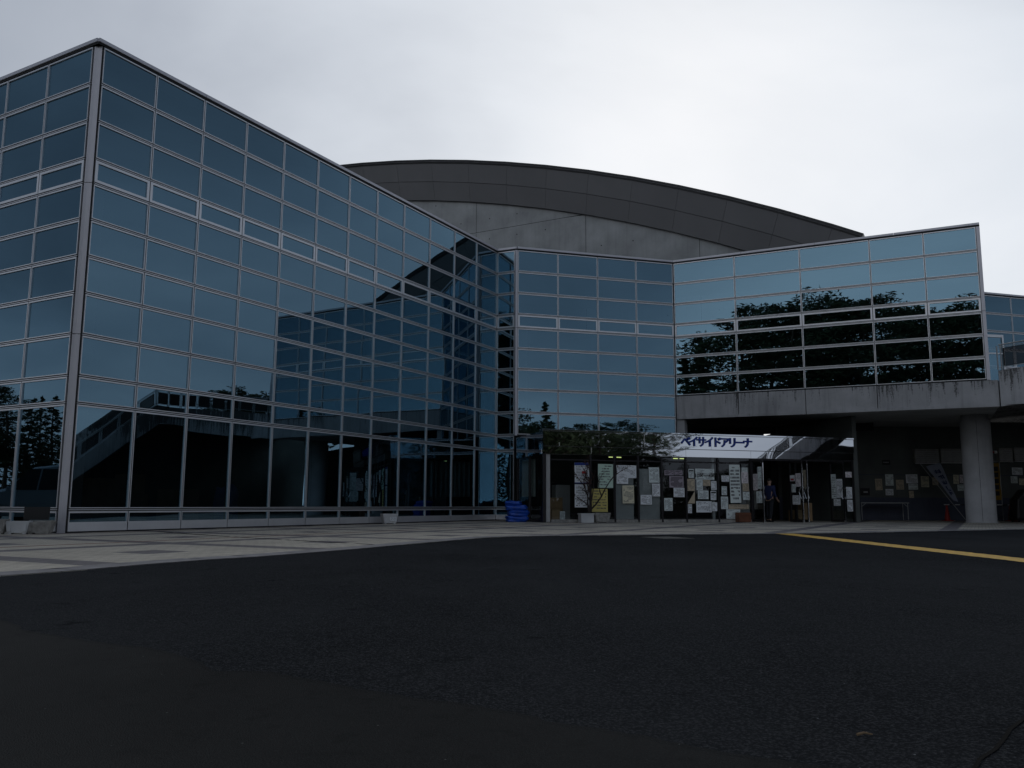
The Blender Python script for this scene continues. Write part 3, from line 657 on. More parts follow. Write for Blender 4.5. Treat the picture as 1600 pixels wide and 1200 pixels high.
# round column
mb = MB(); mb.lathe([(0.61, 0.0), (0.61, 0.035), (0.56, 0.04), (0.56, 4.12), (0.50, 4.125), (0.50, 4.36)], 48, 0, 0)
col = build(mb, 'round_column', 'concrete_column', None, (18.98, 34.68, 0.0), smooth=False)
for p in col.data.polygons: p.use_smooth = abs(p.normal.z) < 0.5
tag(col, 'thick round concrete column holding up the right wing', 'column')
mb = MB(); mb.box(-0.006, 0.006, -0.562, -0.55, 0.06, 4.1); build(mb, 'formwork_seam', 'gasket', col, (0, 0, 0), (0, 0, R(-24)))
# ------------------------------------------------------------------ shaded back wall under the wing
BW = 40.0
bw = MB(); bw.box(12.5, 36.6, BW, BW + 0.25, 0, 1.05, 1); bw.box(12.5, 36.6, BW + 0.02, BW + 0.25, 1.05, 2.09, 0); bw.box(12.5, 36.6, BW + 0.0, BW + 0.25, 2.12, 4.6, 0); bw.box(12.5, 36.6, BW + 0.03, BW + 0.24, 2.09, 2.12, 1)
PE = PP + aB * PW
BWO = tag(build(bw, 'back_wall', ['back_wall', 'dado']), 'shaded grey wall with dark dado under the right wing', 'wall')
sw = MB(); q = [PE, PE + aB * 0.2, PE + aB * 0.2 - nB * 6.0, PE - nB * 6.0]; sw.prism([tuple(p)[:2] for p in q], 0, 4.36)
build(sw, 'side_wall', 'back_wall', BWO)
kk = BW / 37.3
def wx(x): return x * kk
def wz(z): return (z - CAMZ) * kk + CAMZ
def sheet(name, w, h, mat, loc, rot, t=0.004, curl=0.0):
    """a paper sheet: slightly bowed, with thickness"""
    mb = MB(); n = 5
    y = [curl * math.sin(math.pi * k / n) for k in range(n + 1)]
    for k in range(n):
        xa, xb = -w / 2 + w * k / n, -w / 2 + w * (k + 1) / n
        mb.face([(xa, -y[k] - t, -h / 2), (xb, -y[k + 1] - t, -h / 2), (xb, -y[k + 1] - t, h / 2), (xa, -y[k] - t, h / 2)])
        mb.face([(xb, -y[k + 1], -h / 2), (xa, -y[k], -h / 2), (xa, -y[k], h / 2), (xb, -y[k + 1], h / 2)])
    for s_, k in ((-1, 0), (1, n)): mb.face([(s_ * w / 2, -y[k] - t, -h / 2), (s_ * w / 2, -y[k] - t, h / 2), (s_ * w / 2, -y[k], h / 2), (s_ * w / 2, -y[k], -h / 2)])
    return build(mb, name, mat, None, loc, rot)
WALLP = [(16.33, 16.68, 1.54, 2.03, 'paper_pale', 'tall pale notice above a small white sheet on the shaded wall'), (16.31, 16.65, 1.12, 1.39, 'paper_white', 'small white sheet low on the shaded wall above the table'),
 (16.79, 17.12, 1.37, 1.79, 'paper_tan', 'dim tan poster between white notices on the shaded wall'), (17.23, 17.74, 1.65, 2.03, 'paper_white', 'wide white notice with dark heading on the shaded wall'),
 (17.32, 17.73, 1.37, 1.63, 'paper_pale', 'pale sheet pinned just under the wide white notice on the shaded wall'), (17.33, 17.53, 1.01, 1.31, 'paper_tan', 'small brownish sheet lowest of the column of notices on the shaded wall'),
 (17.88, 18.23, 1.48, 1.95, 'paper_cream', 'cream poster right of the wide white notice on the shaded wall'), (18.38, 18.63, 1.57, 1.90, 'paper_tan', 'small yellowish sheet beside the slanting banner'),
 (15.88, 16.18, 1.34, 1.83, 'paper_tan', 'dim brown poster nearest the entrance on the shaded wall'), (19.30, 19.54, 1.63, 2.02, 'paper_cream', 'cream sheet just left of the round column on the shaded wall'),
 (19.58, 19.89, 1.66, 2.02, 'paper_pink', 'pinkish printed sheet half hidden by the round column'), (19.46, 19.87, 1.33, 1.60, 'paper_pale', 'low white sheet beside the round column with dark line'),
 (21.89, 22.35, 2.03, 2.35, 'paper_white', 'upper pale sheet at the far right of the shaded wall'), (21.81, 22.10, 1.67, 1.97, 'paper_pale', 'lower pale sheet at the far right of the shaded wall'), (22.17, 22.48, 1.59, 1.87, 'paper_cream', 'cream sheet cut by the right picture edge on the shaded wall')]
for x0, x1, z0, z1, m_, lab in WALLP:
    o = sheet('wall_notice', (x1 - x0) * kk, (z1 - z0) * kk, m_, (wx((x0 + x1) / 2), BW - 0.004, wz((z0 + z1) / 2)), (0, R(rnd.gauss(0, 1)), 0)); tag(o, lab, 'notice', 'notices on the shaded wall')
for x0, x1, z0, z1, lab in ((17.59, 18.64, 2.52, 3.13, 'pale louvred wall unit, leftmost above the notices under the wing'), (18.71, 19.87, 2.54, 3.15, 'pale louvred wall unit next to the round column'), (21.26, 21.85, 2.60, 3.19, 'narrow pale wall unit just right of the round column'), (21.92, 22.6, 2.62, 3.21, 'pale wall unit at the right picture edge under the wing')):
    t_ = tag(empty('wall_unit', (wx((x0 + x1) / 2), BW, wz(z0))), lab, 'wall unit', 'wall units under the wing'); w_ = (x1 - x0) * kk / 2; h_ = (z1 - z0) * kk
    mb = MB(); mb.box(-w_, w_, -0.24, -0.001, 0, h_); build(mb, 'casing', 'planter', t_, bevel=0.01)
    mb = MB(); mb.box(-w_ - 0.01, w_ + 0.01, -0.255, -0.2, -0.03, 0.0); build(mb, 'bottom_rail', 'aluminium', t_)
    for k in range(6):
        mb = MB(); mb.box(-w_ + .03, w_ - .03, -0.246, -0.2405, 0.06 + k * (h_ - .12) / 6, 0.06 + k * (h_ - .12) / 6 + 0.05); build(mb, 'slat', 'grey_paint', t_)
t_ = tag(empty('wall_sign', (wx(16.40), BW, wz(2.44))), 'small black sign plate high on the shaded wall', 'sign')
mb = MB(); mb.box(-.18, .18, -0.03, -0.001, 0, .225); build(mb, 'plate', 'black_plastic', t_)
mb = MB()
for k in range(4): mb.box(-.13 + k * .065, -.085 + k * .065, -0.0345, -0.0305, .09, .14)
build(mb, 'lettering', 'grey_paint', t_)
t_ = tag(empty('wall_plaque', (wx(15.41), BW, wz(1.11))), 'dark framed plaque low on the shaded wall beside the doors', 'plaque')
mb = MB(); mb.box(-.21, .21, -0.03, -0.001, 0, .33); build(mb, 'frame', 'dark_steel', t_)
mb = MB(); mb.box(-.08, .12, -0.035, -0.0305, .12, .19); build(mb, 'inscription', 'grey_paint', t_)

# ------------------------------------------------------------------ entrance porch
PO = tag(empty('entrance_porch', tuple(PP), R(THB)), 'glazed entrance porch with polished steel fascia and blue lettering', 'entrance')
# local frame: x along front, y inwards
def pbox(name, mat, *b, bevel=0.0, parent=PO):
    mb = MB(); mb.box(*b); return build(mb, name, mat, parent, bevel=bevel)
Z1, Z2, Z3 = 2.50, 2.80, 3.40
seams = [(-0.02, 0.35), (0.35, 3.95), (3.95, 5.70), (5.70, 8.66), (8.66, 11.2), (11.2, PW)]
fseams = [-0.02, 0.62, 4.05, 6.9, 10.3, PW]
fas = []
for a, b in zip(fseams, fseams[1:]):
    fas.append(pbox('upper_fascia', 'polished_steel', a + .004, b - .004, -0.06, 0.10, Z2, Z3 - 0.05, bevel=0.004))
for a, b in zip([-0.02, 1.9, 5.82, 8.66], [1.9, 5.82, 8.66, PW]):
    pbox('lower_fascia', 'polished_steel', a + .004, b - .004, -0.02, 0.10, Z1, Z2 - 0.012, bevel=0.004)
pbox('fascia_cap', 'polished_steel', -0.05, PW, -0.10, 0.30, Z3 - 0.045, Z3 + 0.02, bevel=0.008)
pbox('side_fascia', 'polished_steel', -0.02, 0.10, 0.105, 3.45, Z1, Z3 - 0.06, bevel=0.004)
pbox('porch_roof', 'dark_steel', 0.1, PW, 0.11, 3.5, Z3 - 0.30, Z3 - 0.055)
mull = [1.886, 2.853, 3.818, 4.799, 5.824, 7.199, 8.663]
pbox('corner_post', 'dark_steel', 0.0, 0.125, -0.01, 0.115, 0, Z1 - 0.004)
pbox('door_jamb', 'light_column', 0.14, 0.29, 0.02, 0.12, 0.02, Z1 - 0.004)
for u in mull: pbox('mullion', 'dark_steel', u - 0.035, u + 0.035, 0.0, 0.10, 0.02, Z1 - 0.004)
pbox('mullion', 'grey_paint', 6.99, 7.09, 0.11, 0.2, 0.02, Z1 - 0.004)
for u in (10.43, 10.66, 12.33, PW - 0.06): pbox('mullion', 'dark_steel', u - 0.03, u + 0.03, 0.0, 0.10, 0.02, Z1 - 0.004)
us_g = [0.30] + mull
for a, b in zip(us_g, us_g[1:]):
    a_, b_ = a + .036, b - .036
    pbox('sill', 'planter', a_, b_, 0.01, 0.09, 0.001, 0.11); pbox('transom', 'dark_steel', a_, b_, 0.02, 0.08, 2.28, 2.33)
    mb = MB(); mb.face([(a_, 0.05, 0.11), (b_, 0.05, 0.11), (b_, 0.05, Z1 - 0.004), (a_, 0.05, Z1 - 0.004)]); build(mb, 'pane', 'clear_glass', PO)
mb = MB(); mb.face([(12.36, 0.05, 0.02), (PW - 0.09, 0.05, 0.02), (PW - 0.09, 0.05, Z1 - .004), (12.36, 0.05, Z1 - .004)]); build(mb, 'pane', 'clear_glass', PO)
# left side wall of the porch
for k, (a, b) in enumerate(((0.13, 1.75), (1.81, 3.42))):
    mb = MB(); mb.face([(0.05, b, 0.10), (0.05, a, 0.10), (0.05, a, Z1 - .004), (0.05, b, Z1 - .004)]); build(mb, 'side_pane', 'clear_glass', PO)
    pbox('side_sill', 'dark_steel', 0.0, 0.1, a, b, 0.001, 0.10)
pbox('side_mullion', 'dark_steel', 0.0, 0.1, 1.752, 1.808, 0.0, Z1 - .004); pbox('side_mullion', 'dark_steel', 0.0, 0.1, 3.422, 3.478, 0.0, Z1 - .004)
mb = MB()   # pleated curtain inside the side glass
nP = 26
for k in range(nP):
    y0, y1 = 1.6 + 1.75 * k / nP, 1.6 + 1.75 * (k + 1) / nP; x0, x1 = 0.22 + 0.03 * math.sin(k * 2.1), 0.22 + 0.03 * math.sin((k + 1) * 2.1)
    mb.face([(x0, y0, 0.95), (x0, y0, 2.42), (x1, y1, 2.42), (x1, y1, 0.95)])
build(mb, 'curtain', 'curtain', PO)
# grey boards behind glass
pbox('grey_board', 'grey_paint', 2.93, 3.66, 0.12, 0.15, 0.12, 1.82); pbox('grey_board', 'grey_paint', 3.90, 4.74, 0.12, 0.15, 0.12, 2.02)
pbox('inner_screen', 'grey_paint', 9.55, 10.0, 2.4, 2.44, 0.3, 2.25); pbox('inner_screen', 'planter', 9.85, 10.35, 2.35, 2.38, 0.5, 1.35)
for x in (3.9, 4.25, 6.85, 7.15):
    pbox('tube_light', 'tube_light', x, x + 0.2, 3.1, 3.14, 2.60, 2.63)
# fluorescent reflector housings
for x in (3.85, 6.8): pbox('light_housing', 'grey_paint', x, x + 0.55, 3.05, 3.2, 2.635, 2.66)
# door leaves, swung outwards
LEAFW = 0.84
def leaf(u, ang, flip):
    o = empty('door_leaf', (u, 0.05, 0)); o.rotation_euler = (0, 0, R(ang)); o.parent = PO
    f = MB()
    for b in ((0, .06, -.02, .02, .02, 2.42), (LEAFW - .06, LEAFW, -.02, .02, .02, 2.42), (.06, LEAFW - .06, -.02, .02, .02, .12), (.06, LEAFW - .06, -.02, .02, 2.34, 2.42)): f.box(*b)
    build(f, 'door_frame', 'dark_steel', o)
    mb = MB(); mb.face([(.06, 0, .12), (LEAFW - .06, 0, .12), (LEAFW - .06, 0, 2.34), (.06, 0, 2.34)]); build(mb, 'door_pane', 'clear_glass', o)
    for s_ in (-1, 1):
        mb = MB(); mb.tube((LEAFW - .03, .02 * s_, 0.95), (LEAFW - .03, .07 * s_, 0.95), .012); mb.tube((LEAFW - .03, .02 * s_, 1.35), (LEAFW - .03, .07 * s_, 1.35), .012)
        mb.tube((LEAFW - .03, .07 * s_, 1.38), (LEAFW - .15, .07 * s_, 1.18), .014); mb.tube((LEAFW - .15, .07 * s_, 1.18), (LEAFW - .03, .07 * s_, 0.92), .014)
        build(mb, 'door_handle', 'chrome', o)
    mb = MB(); mb.box(LEAFW - .065, LEAFW + .004, -.025, .025, .0, .09); mb.box(LEAFW - .002, LEAFW + .004, -.012, .012, .1, 2.3); build(mb, 'edge_trim', 'chrome', o)
    return o
lv = [leaf(8.72, -92, 0), leaf(10.40, -88, 0), leaf(10.69, -92, 0), leaf(12.30, -88, 0)]
pbox('door_transom', 'dark_steel', 8.70, PW - 0.09, 0.0, 0.1, 2.43, Z1 - 0.004)
# lettering
def text_mesh(s, size, bold=0.0, ext=0.0):
    cu = bpy.data.curves.new('t', 'FONT'); cu.body = s; cu.size = size; cu.offset = bold; cu.extrude = ext; cu.align_x = 'CENTER'; cu.resolution_u = 3
    ob = bpy.data.objects.new('t', cu); COL.objects.link(ob); bpy.context.view_layer.update()
    me = bpy.data.meshes.new_from_object(ob.evaluated_get(bpy.context.evaluated_depsgraph_get())); bpy.data.objects.remove(ob); bpy.data.curves.remove(cu); return me
for k, ch in enumerate('ベイサイドアリーナ'):
    try:
        me = text_mesh(ch, 0.43, 0.013, 0.02); me.materials.clear(); me.materials.append(MATS['letter_blue'])
        o = place('letter', me, PO, (5.80 + k * 0.338, -0.085, 2.945), (R(90), 0, 0))
    except Exception as ex: print('text', ex)

# posters on the porch glass: (u0,u1,z0,z1,material,label)
POST = [(1.26, 1.84, 1.44, 2.21, 'paper_white', 'white poster with blue heading and red box, upper left of the entrance glass'), (1.26, 1.83, 0.55, 1.40, 'paper_white', 'white text notice below the blue headed poster'),
 (2.19, 2.80, 1.28, 2.17, 'paper_green', 'pale green poster behind the bare potted shrub'), (1.91, 2.57, 0.39, 1.24, 'paper_yellow', 'yellow poster low behind the bare potted shrub'),
 (2.94, 3.75, 1.66, 2.14, 'paper_white', 'wide white map sheet on the first grey board'), (2.94, 3.41, 1.44, 1.77, 'paper_white', 'smaller white sheet overlapping the wide map sheet'), (3.17, 3.64, 0.71, 1.38, 'paper_cream', 'cream sheet with short bold lines on the first grey board'),
 (4.27, 4.70, 1.50, 2.08, 'paper_pale', 'tall pale notice at the top of the second grey board'), (4.40, 4.72, 0.98, 1.46, 'paper_white', 'white sheet at the right edge of the second grey board'), (3.91, 4.37, 0.67, 1.03, 'paper_white', 'pale blue landscape sheet lowest on the second grey board'),
 (4.92, 5.31, 1.79, 1.98, 'newsprint', 'left small newspaper cutting at the top of the dark pane'), (5.34, 5.68, 1.80, 1.99, 'newsprint', 'right small newspaper cutting at the top of the dark pane'), (5.12, 5.72, 1.32, 1.76, 'newsprint', 'large grey newspaper page on the dark pane'),
 (5.29, 5.75, 0.96, 1.31, 'paper_white', 'pale landscape sheet under the newspaper page'), (4.89, 5.24, 0.44, 0.92, 'paper_pale', 'pale upright sheet low on the newspaper pane'),
 (5.94, 6.17, 1.70, 2.04, 'paper_pale', 'narrow notice left of the opening hours sheet'), (5.84, 6.19, 1.20, 1.66, 'paper_tan', 'tan sheet below the narrow notice by the opening hours'), (5.87, 6.05, 0.35, 0.69, 'paper_white', 'small white slip under the tan triangle'),
 (6.23, 7.05, 1.64, 2.06, 'paper_pale', 'wide sheet with large opening hours 10 to 4'), (6.27, 6.54, 1.23, 1.63, 'paper_pale', 'pale text sheet hanging under the left of the opening hours'), (6.56, 6.87, 1.40, 1.63, 'paper_tan', 'small tan card under the opening hours sheet'),
 (6.90, 7.14, 1.25, 1.59, 'paper_white', 'white sheet at the right under the opening hours, topmost of three'), (6.32, 6.78, 0.89, 1.22, 'paper_pale', 'pale landscape sheet in the middle of the opening hours pane'), (6.87, 7.11, 0.86, 1.21, 'paper_white', 'white sheet with dark heading, middle of three at the right of the hours pane'),
 (6.24, 6.90, 0.38, 0.81, 'paper_white', 'large white landscape sheet lowest on the opening hours pane'), (6.92, 7.14, 0.43, 0.77, 'paper_white', 'small white sheet beside the large lowest sheet'),
 (7.36, 7.69, 1.57, 1.81, 'paper_white', 'small white sheet left of the long list, topmost of three'), (7.35, 7.58, 1.05, 1.39, 'paper_pale', 'pale sheet left of the long list, middle of three'), (7.31, 7.62, 0.51, 0.99, 'paper_pale', 'tall pale sheet left of the long list, lowest of three'),
 (7.72, 8.19, 0.75, 2.24, 'paper_big', 'very long handwritten list hanging beside the doors'), (8.26, 8.52, 1.97, 2.13, 'paper_pale', 'small strip at the top right of the long list'), (8.24, 8.53, 1.52, 1.97, 'paper_pink', 'pinkish text sheet right of the long list'), (8.28, 8.55, 1.21, 1.51, 'paper_tan', 'tan sheet right of the long list'),
 (8.28, 8.57, 0.87, 1.18, 'paper_pale', 'pale sheet right of the long list near its foot'), (7.64, 8.52, 0.51, 0.69, 'paper_tan', 'wide tan strip below the long list'), (7.53, 8.14, 0.14, 0.50, 'paper_pale', 'pale sheet at floor level under the tan strip'),
 (13.04, 13.36, 1.81, 2.04, 'paper_pink', 'small sheet highest on the pane right of the doors'), (13.04, 13.32, 0.95, 1.42, 'paper_white', 'white text sheet in the middle of the pane right of the doors'), (13.06, 13.32, 0.43, 0.90, 'paper_white', 'white text sheet lowest on the pane right of the doors')]
lay = {}
for i, (u0_, u1_, z0, z1, m_, lab) in enumerate(POST):
    p = PP + aB * ((u0_ + u1_) / 2) + nB * (-0.045 + 0.0012 * (i % 7))
    o = sheet('poster', u1_ - u0_, z1 - z0, m_, (p.x, p.y, (z0 + z1) / 2), (0, R(rnd.gauss(0, 0.6)), R(THB)), 0.003, 0.006 if (i % 3 == 0) else 0.0)
    tag(o, lab, 'poster', 'posters on the entrance glass')
    h = z1 - z0; w = u1_ - u0_
    if i == 0:
        for nm, b, mm in (('heading', (-w / 2, w / 2, h / 2 - 0.10, h / 2 - 0.001), 'blue_ink'), ('foot_band', (-w / 2, w / 2, -h / 2 + .001, -h / 2 + 0.035), 'blue_ink'), ('red_box', (0.0, 0.16, -0.02, 0.07), 'red_ink')):
            mb = MB(); mb.box(b[0], b[1], -0.0135, -0.0105, b[2], b[3]); build(mb, nm, mm, o)
    if 'opening hours 10' in lab:
        try:
            me = text_mesh('10時―4時', 0.20, 0.004, 0.001); me.materials.clear(); me.materials.append(MATS['ink']); place('hours_text', me, o, (0.0, -0.012, -0.12), (R(90), 0, 0))
        except Exception as ex: print('text', ex)
    if 'dark heading, middle' in lab or 'narrow notice left' in lab:
        mb = MB(); mb.box(-w * .42, w * .42, -0.012, -0.0095, h * .25, h * .4); build(mb, 'heading', 'ink', o)
tri = MB(); tri.prism([(-.155, -.235), (.155, -.235), (.155, .235)], 0.0, 0.003); p = PP + aB * 6.035 + nB * -0.042
o = build(tri, 'poster', 'paper_tan', None, (p.x, p.y, 0.955), (R(90), 0, R(THB))); tag(o, 'tan triangular folded sheet below the tan notice', 'poster', 'posters on the entrance glass')
# sheets on the open door leaves: (leaf, s0, s1, z0, z1, mat, label)
LP = [(0, .08, .42, 1.62, 1.88, 'paper_pink', 'small upper sheet on the leftmost open door'), (0, .44, .80, 1.30, 2.15, 'paper_pale', 'tall pale strip near the edge of the leftmost open door'), (0, .08, .42, 1.25, 1.6, 'paper_pink', 'pale sheet under the small one on the leftmost open door'), (0, .30, .72, .75, 1.2, 'paper_pale', 'lowest sheet on the leftmost open door'),
 (1, .06, .36, 1.62, 1.86, 'paper_white', 'small sheet with red print on the second open door'), (1, .42, .74, 1.4, 1.92, 'paper_pink', 'tall pale sheet near the handle of the second open door'), (1, .14, .40, 1.18, 1.5, 'paper_pale', 'narrow sheet in the middle of the second open door'), (1, .18, .66, .70, 1.06, 'paper_white', 'wide bluish sheet low on the second open door'),
 (2, .48, .80, 1.32, 2.05, 'paper_tan', 'brownish tall strip on the third open door'),
 (3, .07, .36, .95, 1.92, 'paper_pale', 'long pale strip on the rightmost open door'), (3, .38, .74, .98, 1.72, 'paper_white', 'printed white sheet near the edge of the rightmost open door'), (3, .18, .58, .66, .93, 'paper_white', 'lowest white sheet on the rightmost open door')]
bpy.context.view_layer.update()
for li, s0, s1, z0, z1, m_, lab in LP:
    lf = lv[li]; mw = lf.matrix_world; c = mw @ Vector(((s0 + s1) / 2, -0.004, (z0 + z1) / 2)); ang = R(THB) + lf.rotation_euler.z
    o = sheet('door_notice', s1 - s0, z1 - z0, m_, c, (0, 0, ang), 0.003); tag(o, lab, 'notice', 'notices on the open doors')
    if 'red print' in lab:
        mb = MB(); mb.box(-.1, .1, -0.009, -0.006, -.09, -.02); build(mb, 'red_print', 'red_ink', o)

# ------------------------------------------------------------------ things standing about
def trough(name, x, y, w, d, h, rz, label, mat='planter', sag=0.0, soil=True):
    t_ = tag(empty(name, (x, y, 0), rz), label, 'planter', 'planters on the plaza')
    mb = MB(); prof = [(0.80, 0.03), (0.97, h * 0.86), (1.0, h * 0.86), (1.0, h), (0.93, h), (0.90, h * 0.8)]
    prev = None
    def ring(f, z): return [(-w / 2 * f, -d / 2 * f, z), (w / 2 * f, -d / 2 * f, z), (w / 2 * f, d / 2 * f, z), (-w / 2 * f, d / 2 * f, z)]
    rings = [ring(f, z) for f, z in prof]
    if sag:
        for r_ in rings[1:]: r_[1] = (r_[1][0], r_[1][1], r_[1][2] + sag * 0.2); r_[0] = (r_[0][0], r_[0][1] - 0.01, r_[0][2] - sag)
    mb.face(list(reversed(rings[0])))
    for a, b in zip(rings, rings[1:]):
        for k in range(4): mb.face([a[k], a[(k + 1) % 4], b[(k + 1) % 4], b[k]])
    build(mb, 'tub', mat, t_, bevel=0.008)
    mb = MB(); mb.face(ring(0.88, h * 0.78)); build(mb, 'soil', 'soil', t_)
    mb = MB()
    for sx in (-1, 1): mb.box(sx * w * .30 - .03, sx * w * .30 + .03, -d * .38, d * .38, 0.0, 0.031)
    build(mb, 'feet', mat, t_)
    mb = MB()
    for sx in (-1, 1): mb.box(sx * w * .32 - .035, sx * w * .32 + .035, -d / 2 * 0.985 - .006, -d / 2 * 0.9, 0.06, h * .84)
    build(mb, 'ribs', mat, t_)
    return t_
trough('planter_trough', -10.78, 17.93, 0.50, 0.26, 0.31, R(14), 'grey plastic planter trough cut by the left picture edge')
trough('planter_trough', -10.35, 18.09, 0.46, 0.24, 0.27, R(12), 'grey plastic planter trough, middle of three by the corner post', 'white_box')
trough('planter_trough', -9.96, 18.22, 0.54, 0.24, 0.28, R(8), 'sagging grey planter trough closest to the corner post', 'planter', 0.05)
t_ = tag(build(MB(), 'seed_tray', 'black_plastic', None, (-10.17, 18.42, 0.29), (R(-4), 0, R(12))), 'black plastic tray standing on edge behind the planter troughs', 'tray')
mb = MB(); mb.box(-.25, .25, -.03, .0, 0, .27); mb.box(-.22, .22, -.036, -.0305, .03, .24); t_.data = mb.mesh('seed_tray', 'black_plastic')
wp = trough('white_planter', -4.02, 28.28, 0.52, 0.28, 0.33, R(28), 'dirty white planter standing against the long glass facade', 'white_box')
mb = MB(); mb.box(-.02, .2, -.150, -.1445, .10, .22); build(mb, 'pale_label', 'paper_white', wp)
# stack of folded blue tarpaulins
def tarp(name, x, y, z, w, d, h, seed, label, rz=0.0):
    bm = bmesh.new(); r2 = random.Random(seed)
    bmesh.ops.create_cube(bm, size=1.0); bmesh.ops.subdivide_edges(bm, edges=bm.edges[:], cuts=7, use_grid_fill=True)
    ph = [r2.random() * 6 for _ in range(8)]
    for v in bm.verts:
        c = v.co; rr = max(abs(c.x), abs(c.y)) * 2; sx = 1 - 0.14 * (abs(c.z) * 2) ** 3; l = math.hypot(c.x, c.y) * 2
        k = min(1.0, (1.0 / l if l > 1 else 1.0) * 0.35 + 0.65)
        wx_ = 0.05 * math.sin(9 * c.z + ph[0] + 3 * c.x) + 0.04 * math.sin(13 * c.y + ph[1] + 5 * c.z) + .03 * math.sin(21 * c.x + ph[4] + 9 * c.z)
        c.x, c.y = c.x * w * k * sx * (1 + wx_), c.y * d * k * sx * (1 + wx_)
        c.z = (c.z + 0.5) * h * (1 + 0.12 * math.sin(5 * c.x / w + ph[2]) * math.cos(4 * c.y / d + ph[3])) - (0.08 * h * rr if c.z > 0.4 else 0) + (0.012 * math.sin(30 * c.x + ph[5]) if c.z > .3 else 0)
    me = bpy.data.meshes.new(name); bm.to_mesh(me); bm.free(); me.materials.append(MATS['blue_tarp']); me.polygons.foreach_set('use_smooth', [True] * len(me.polygons))
    o = place(name, me, None, (x, y, z), (0, 0, rz)); s_ = o.modifiers.new('s', 'SUBSURF'); s_.levels = 1; s_.render_levels = 1; return tag(o, label, 'tarpaulin', 'folded blue tarpaulins')
tarp('folded_tarpaulin', 0.21, 32.35, 0.0, 0.86, 0.62, 0.24, 1, 'bottom folded blue tarpaulin of the stack by the entrance', 0.1)
tarp('folded_tarpaulin', 0.25, 32.36, 0.215, 0.82, 0.60, 0.24, 2, 'middle folded blue tarpaulin of the stack by the entrance', 0.16)
tarp('folded_tarpaulin', 0.18, 32.33, 0.43, 0.84, 0.56, 0.20, 3, 'upper folded blue tarpaulin bulging over the stack', 0.02)
tarp('folded_tarpaulin', 0.08, 32.36, 0.60, 0.62, 0.50, 0.18, 4, 'smaller blue tarpaulin on top of the stack', -0.2)
# boxes with the shrub
wb = tag(empty('foam_box', (2.74, 31.52, 0), R(16)), 'white foam box with a bare shrub at the entrance', 'box')
mb = MB(); mb.box(-.25, .25, -.17, .17, 0, .29); mb.box(-.27, .27, -.19, .19, .29, .34); build(mb, 'tub', 'white_box', wb, bevel=0.012)
mb = MB(); mb.box(-.23, .23, -.15, .15, .34, .35); build(mb, 'soil', 'soil', wb)
trough('planter_trough', 3.33, 31.70, 0.62, 0.30, 0.36, R(16), 'beige planter trough beside the white foam box', 'planter')
sh = tag(empty('bare_shrub', (2.85, 31.52, 0.34)), 'bare branching plum shrub growing in the white foam box', 'shrub')
rb = random.Random(21); tr = MB(); lf = MB(); tips = []
def branch(p, d, L, r, depth):
    n = 4; q = p.copy()
    for k in range(n):
        d2 = (d + Vector((rb.gauss(0, .18), rb.gauss(0, .12), rb.gauss(0.03, .10)))).normalized(); e = q + d2 * (L / n)
        tr.tube(q, e, 1.5 * r * (1 - k * .14), 1.5 * r * (1 - (k + 1) * .14), 5, 0, False); q = e; d = d2
        if depth > 0 and k >= 1 and rb.random() < 0.85:
            s_ = rb.choice((-1, 1)); dd = (d + Vector((s_ * (.5 + rb.random() * .6), rb.gauss(0, .3), .35))).normalized(); branch(q, dd, L * .55, r * .55, depth - 1)
        if depth <= 1:
            for _ in range(3): tips.append(q + Vector((rb.gauss(0, .03), rb.gauss(0, .03), rb.gauss(0, .03))))
branch(Vector((0, 0, 0)), Vector((.05, 0, 1)), 0.9, 0.03, 2); branch(Vector((.02, 0, .1)), Vector((.85, -.1, .75)), 1.35, 0.024, 2); branch(Vector((-.02, 0, .05)), Vector((-.35, 0, .9)), 1.15, 0.024, 2); branch(Vector((0, .02, .2)), Vector((.4, .1, 1)), 1.2, .02, 2); branch(Vector((0, 0, .25)), Vector((-.8, -.1, .5)), .6, .015, 1)
build(tr, 'stem', 'twig_bark', sh)
for p in tips:
    if rb.random() < .75:
        a = Vector((rb.gauss(0, 1), rb.gauss(0, 1), rb.gauss(0, 1))).normalized() * .03; b = a.orthogonal().normalized() * .018; lf.face([p - a, p - b, p + a, p + b])
build(lf, 'buds', 'plum_leaf', sh)
bb_ = tag(empty('crate', (9.02, 33.45, 0), R(14)), 'reddish brown crate at the foot of the leftmost open door', 'crate')
mb = MB(); mb.box(-.24, .24, -.17, .17, 0.01, .38); build(mb, 'body', 'brown_box', bb_, bevel=.01)
for z in (.03, .15, .27):
    mb = MB(); mb.box(-.255, .255, -.185, -.1705, z, z + .085); build(mb, 'slat', 'brown_box', bb_)
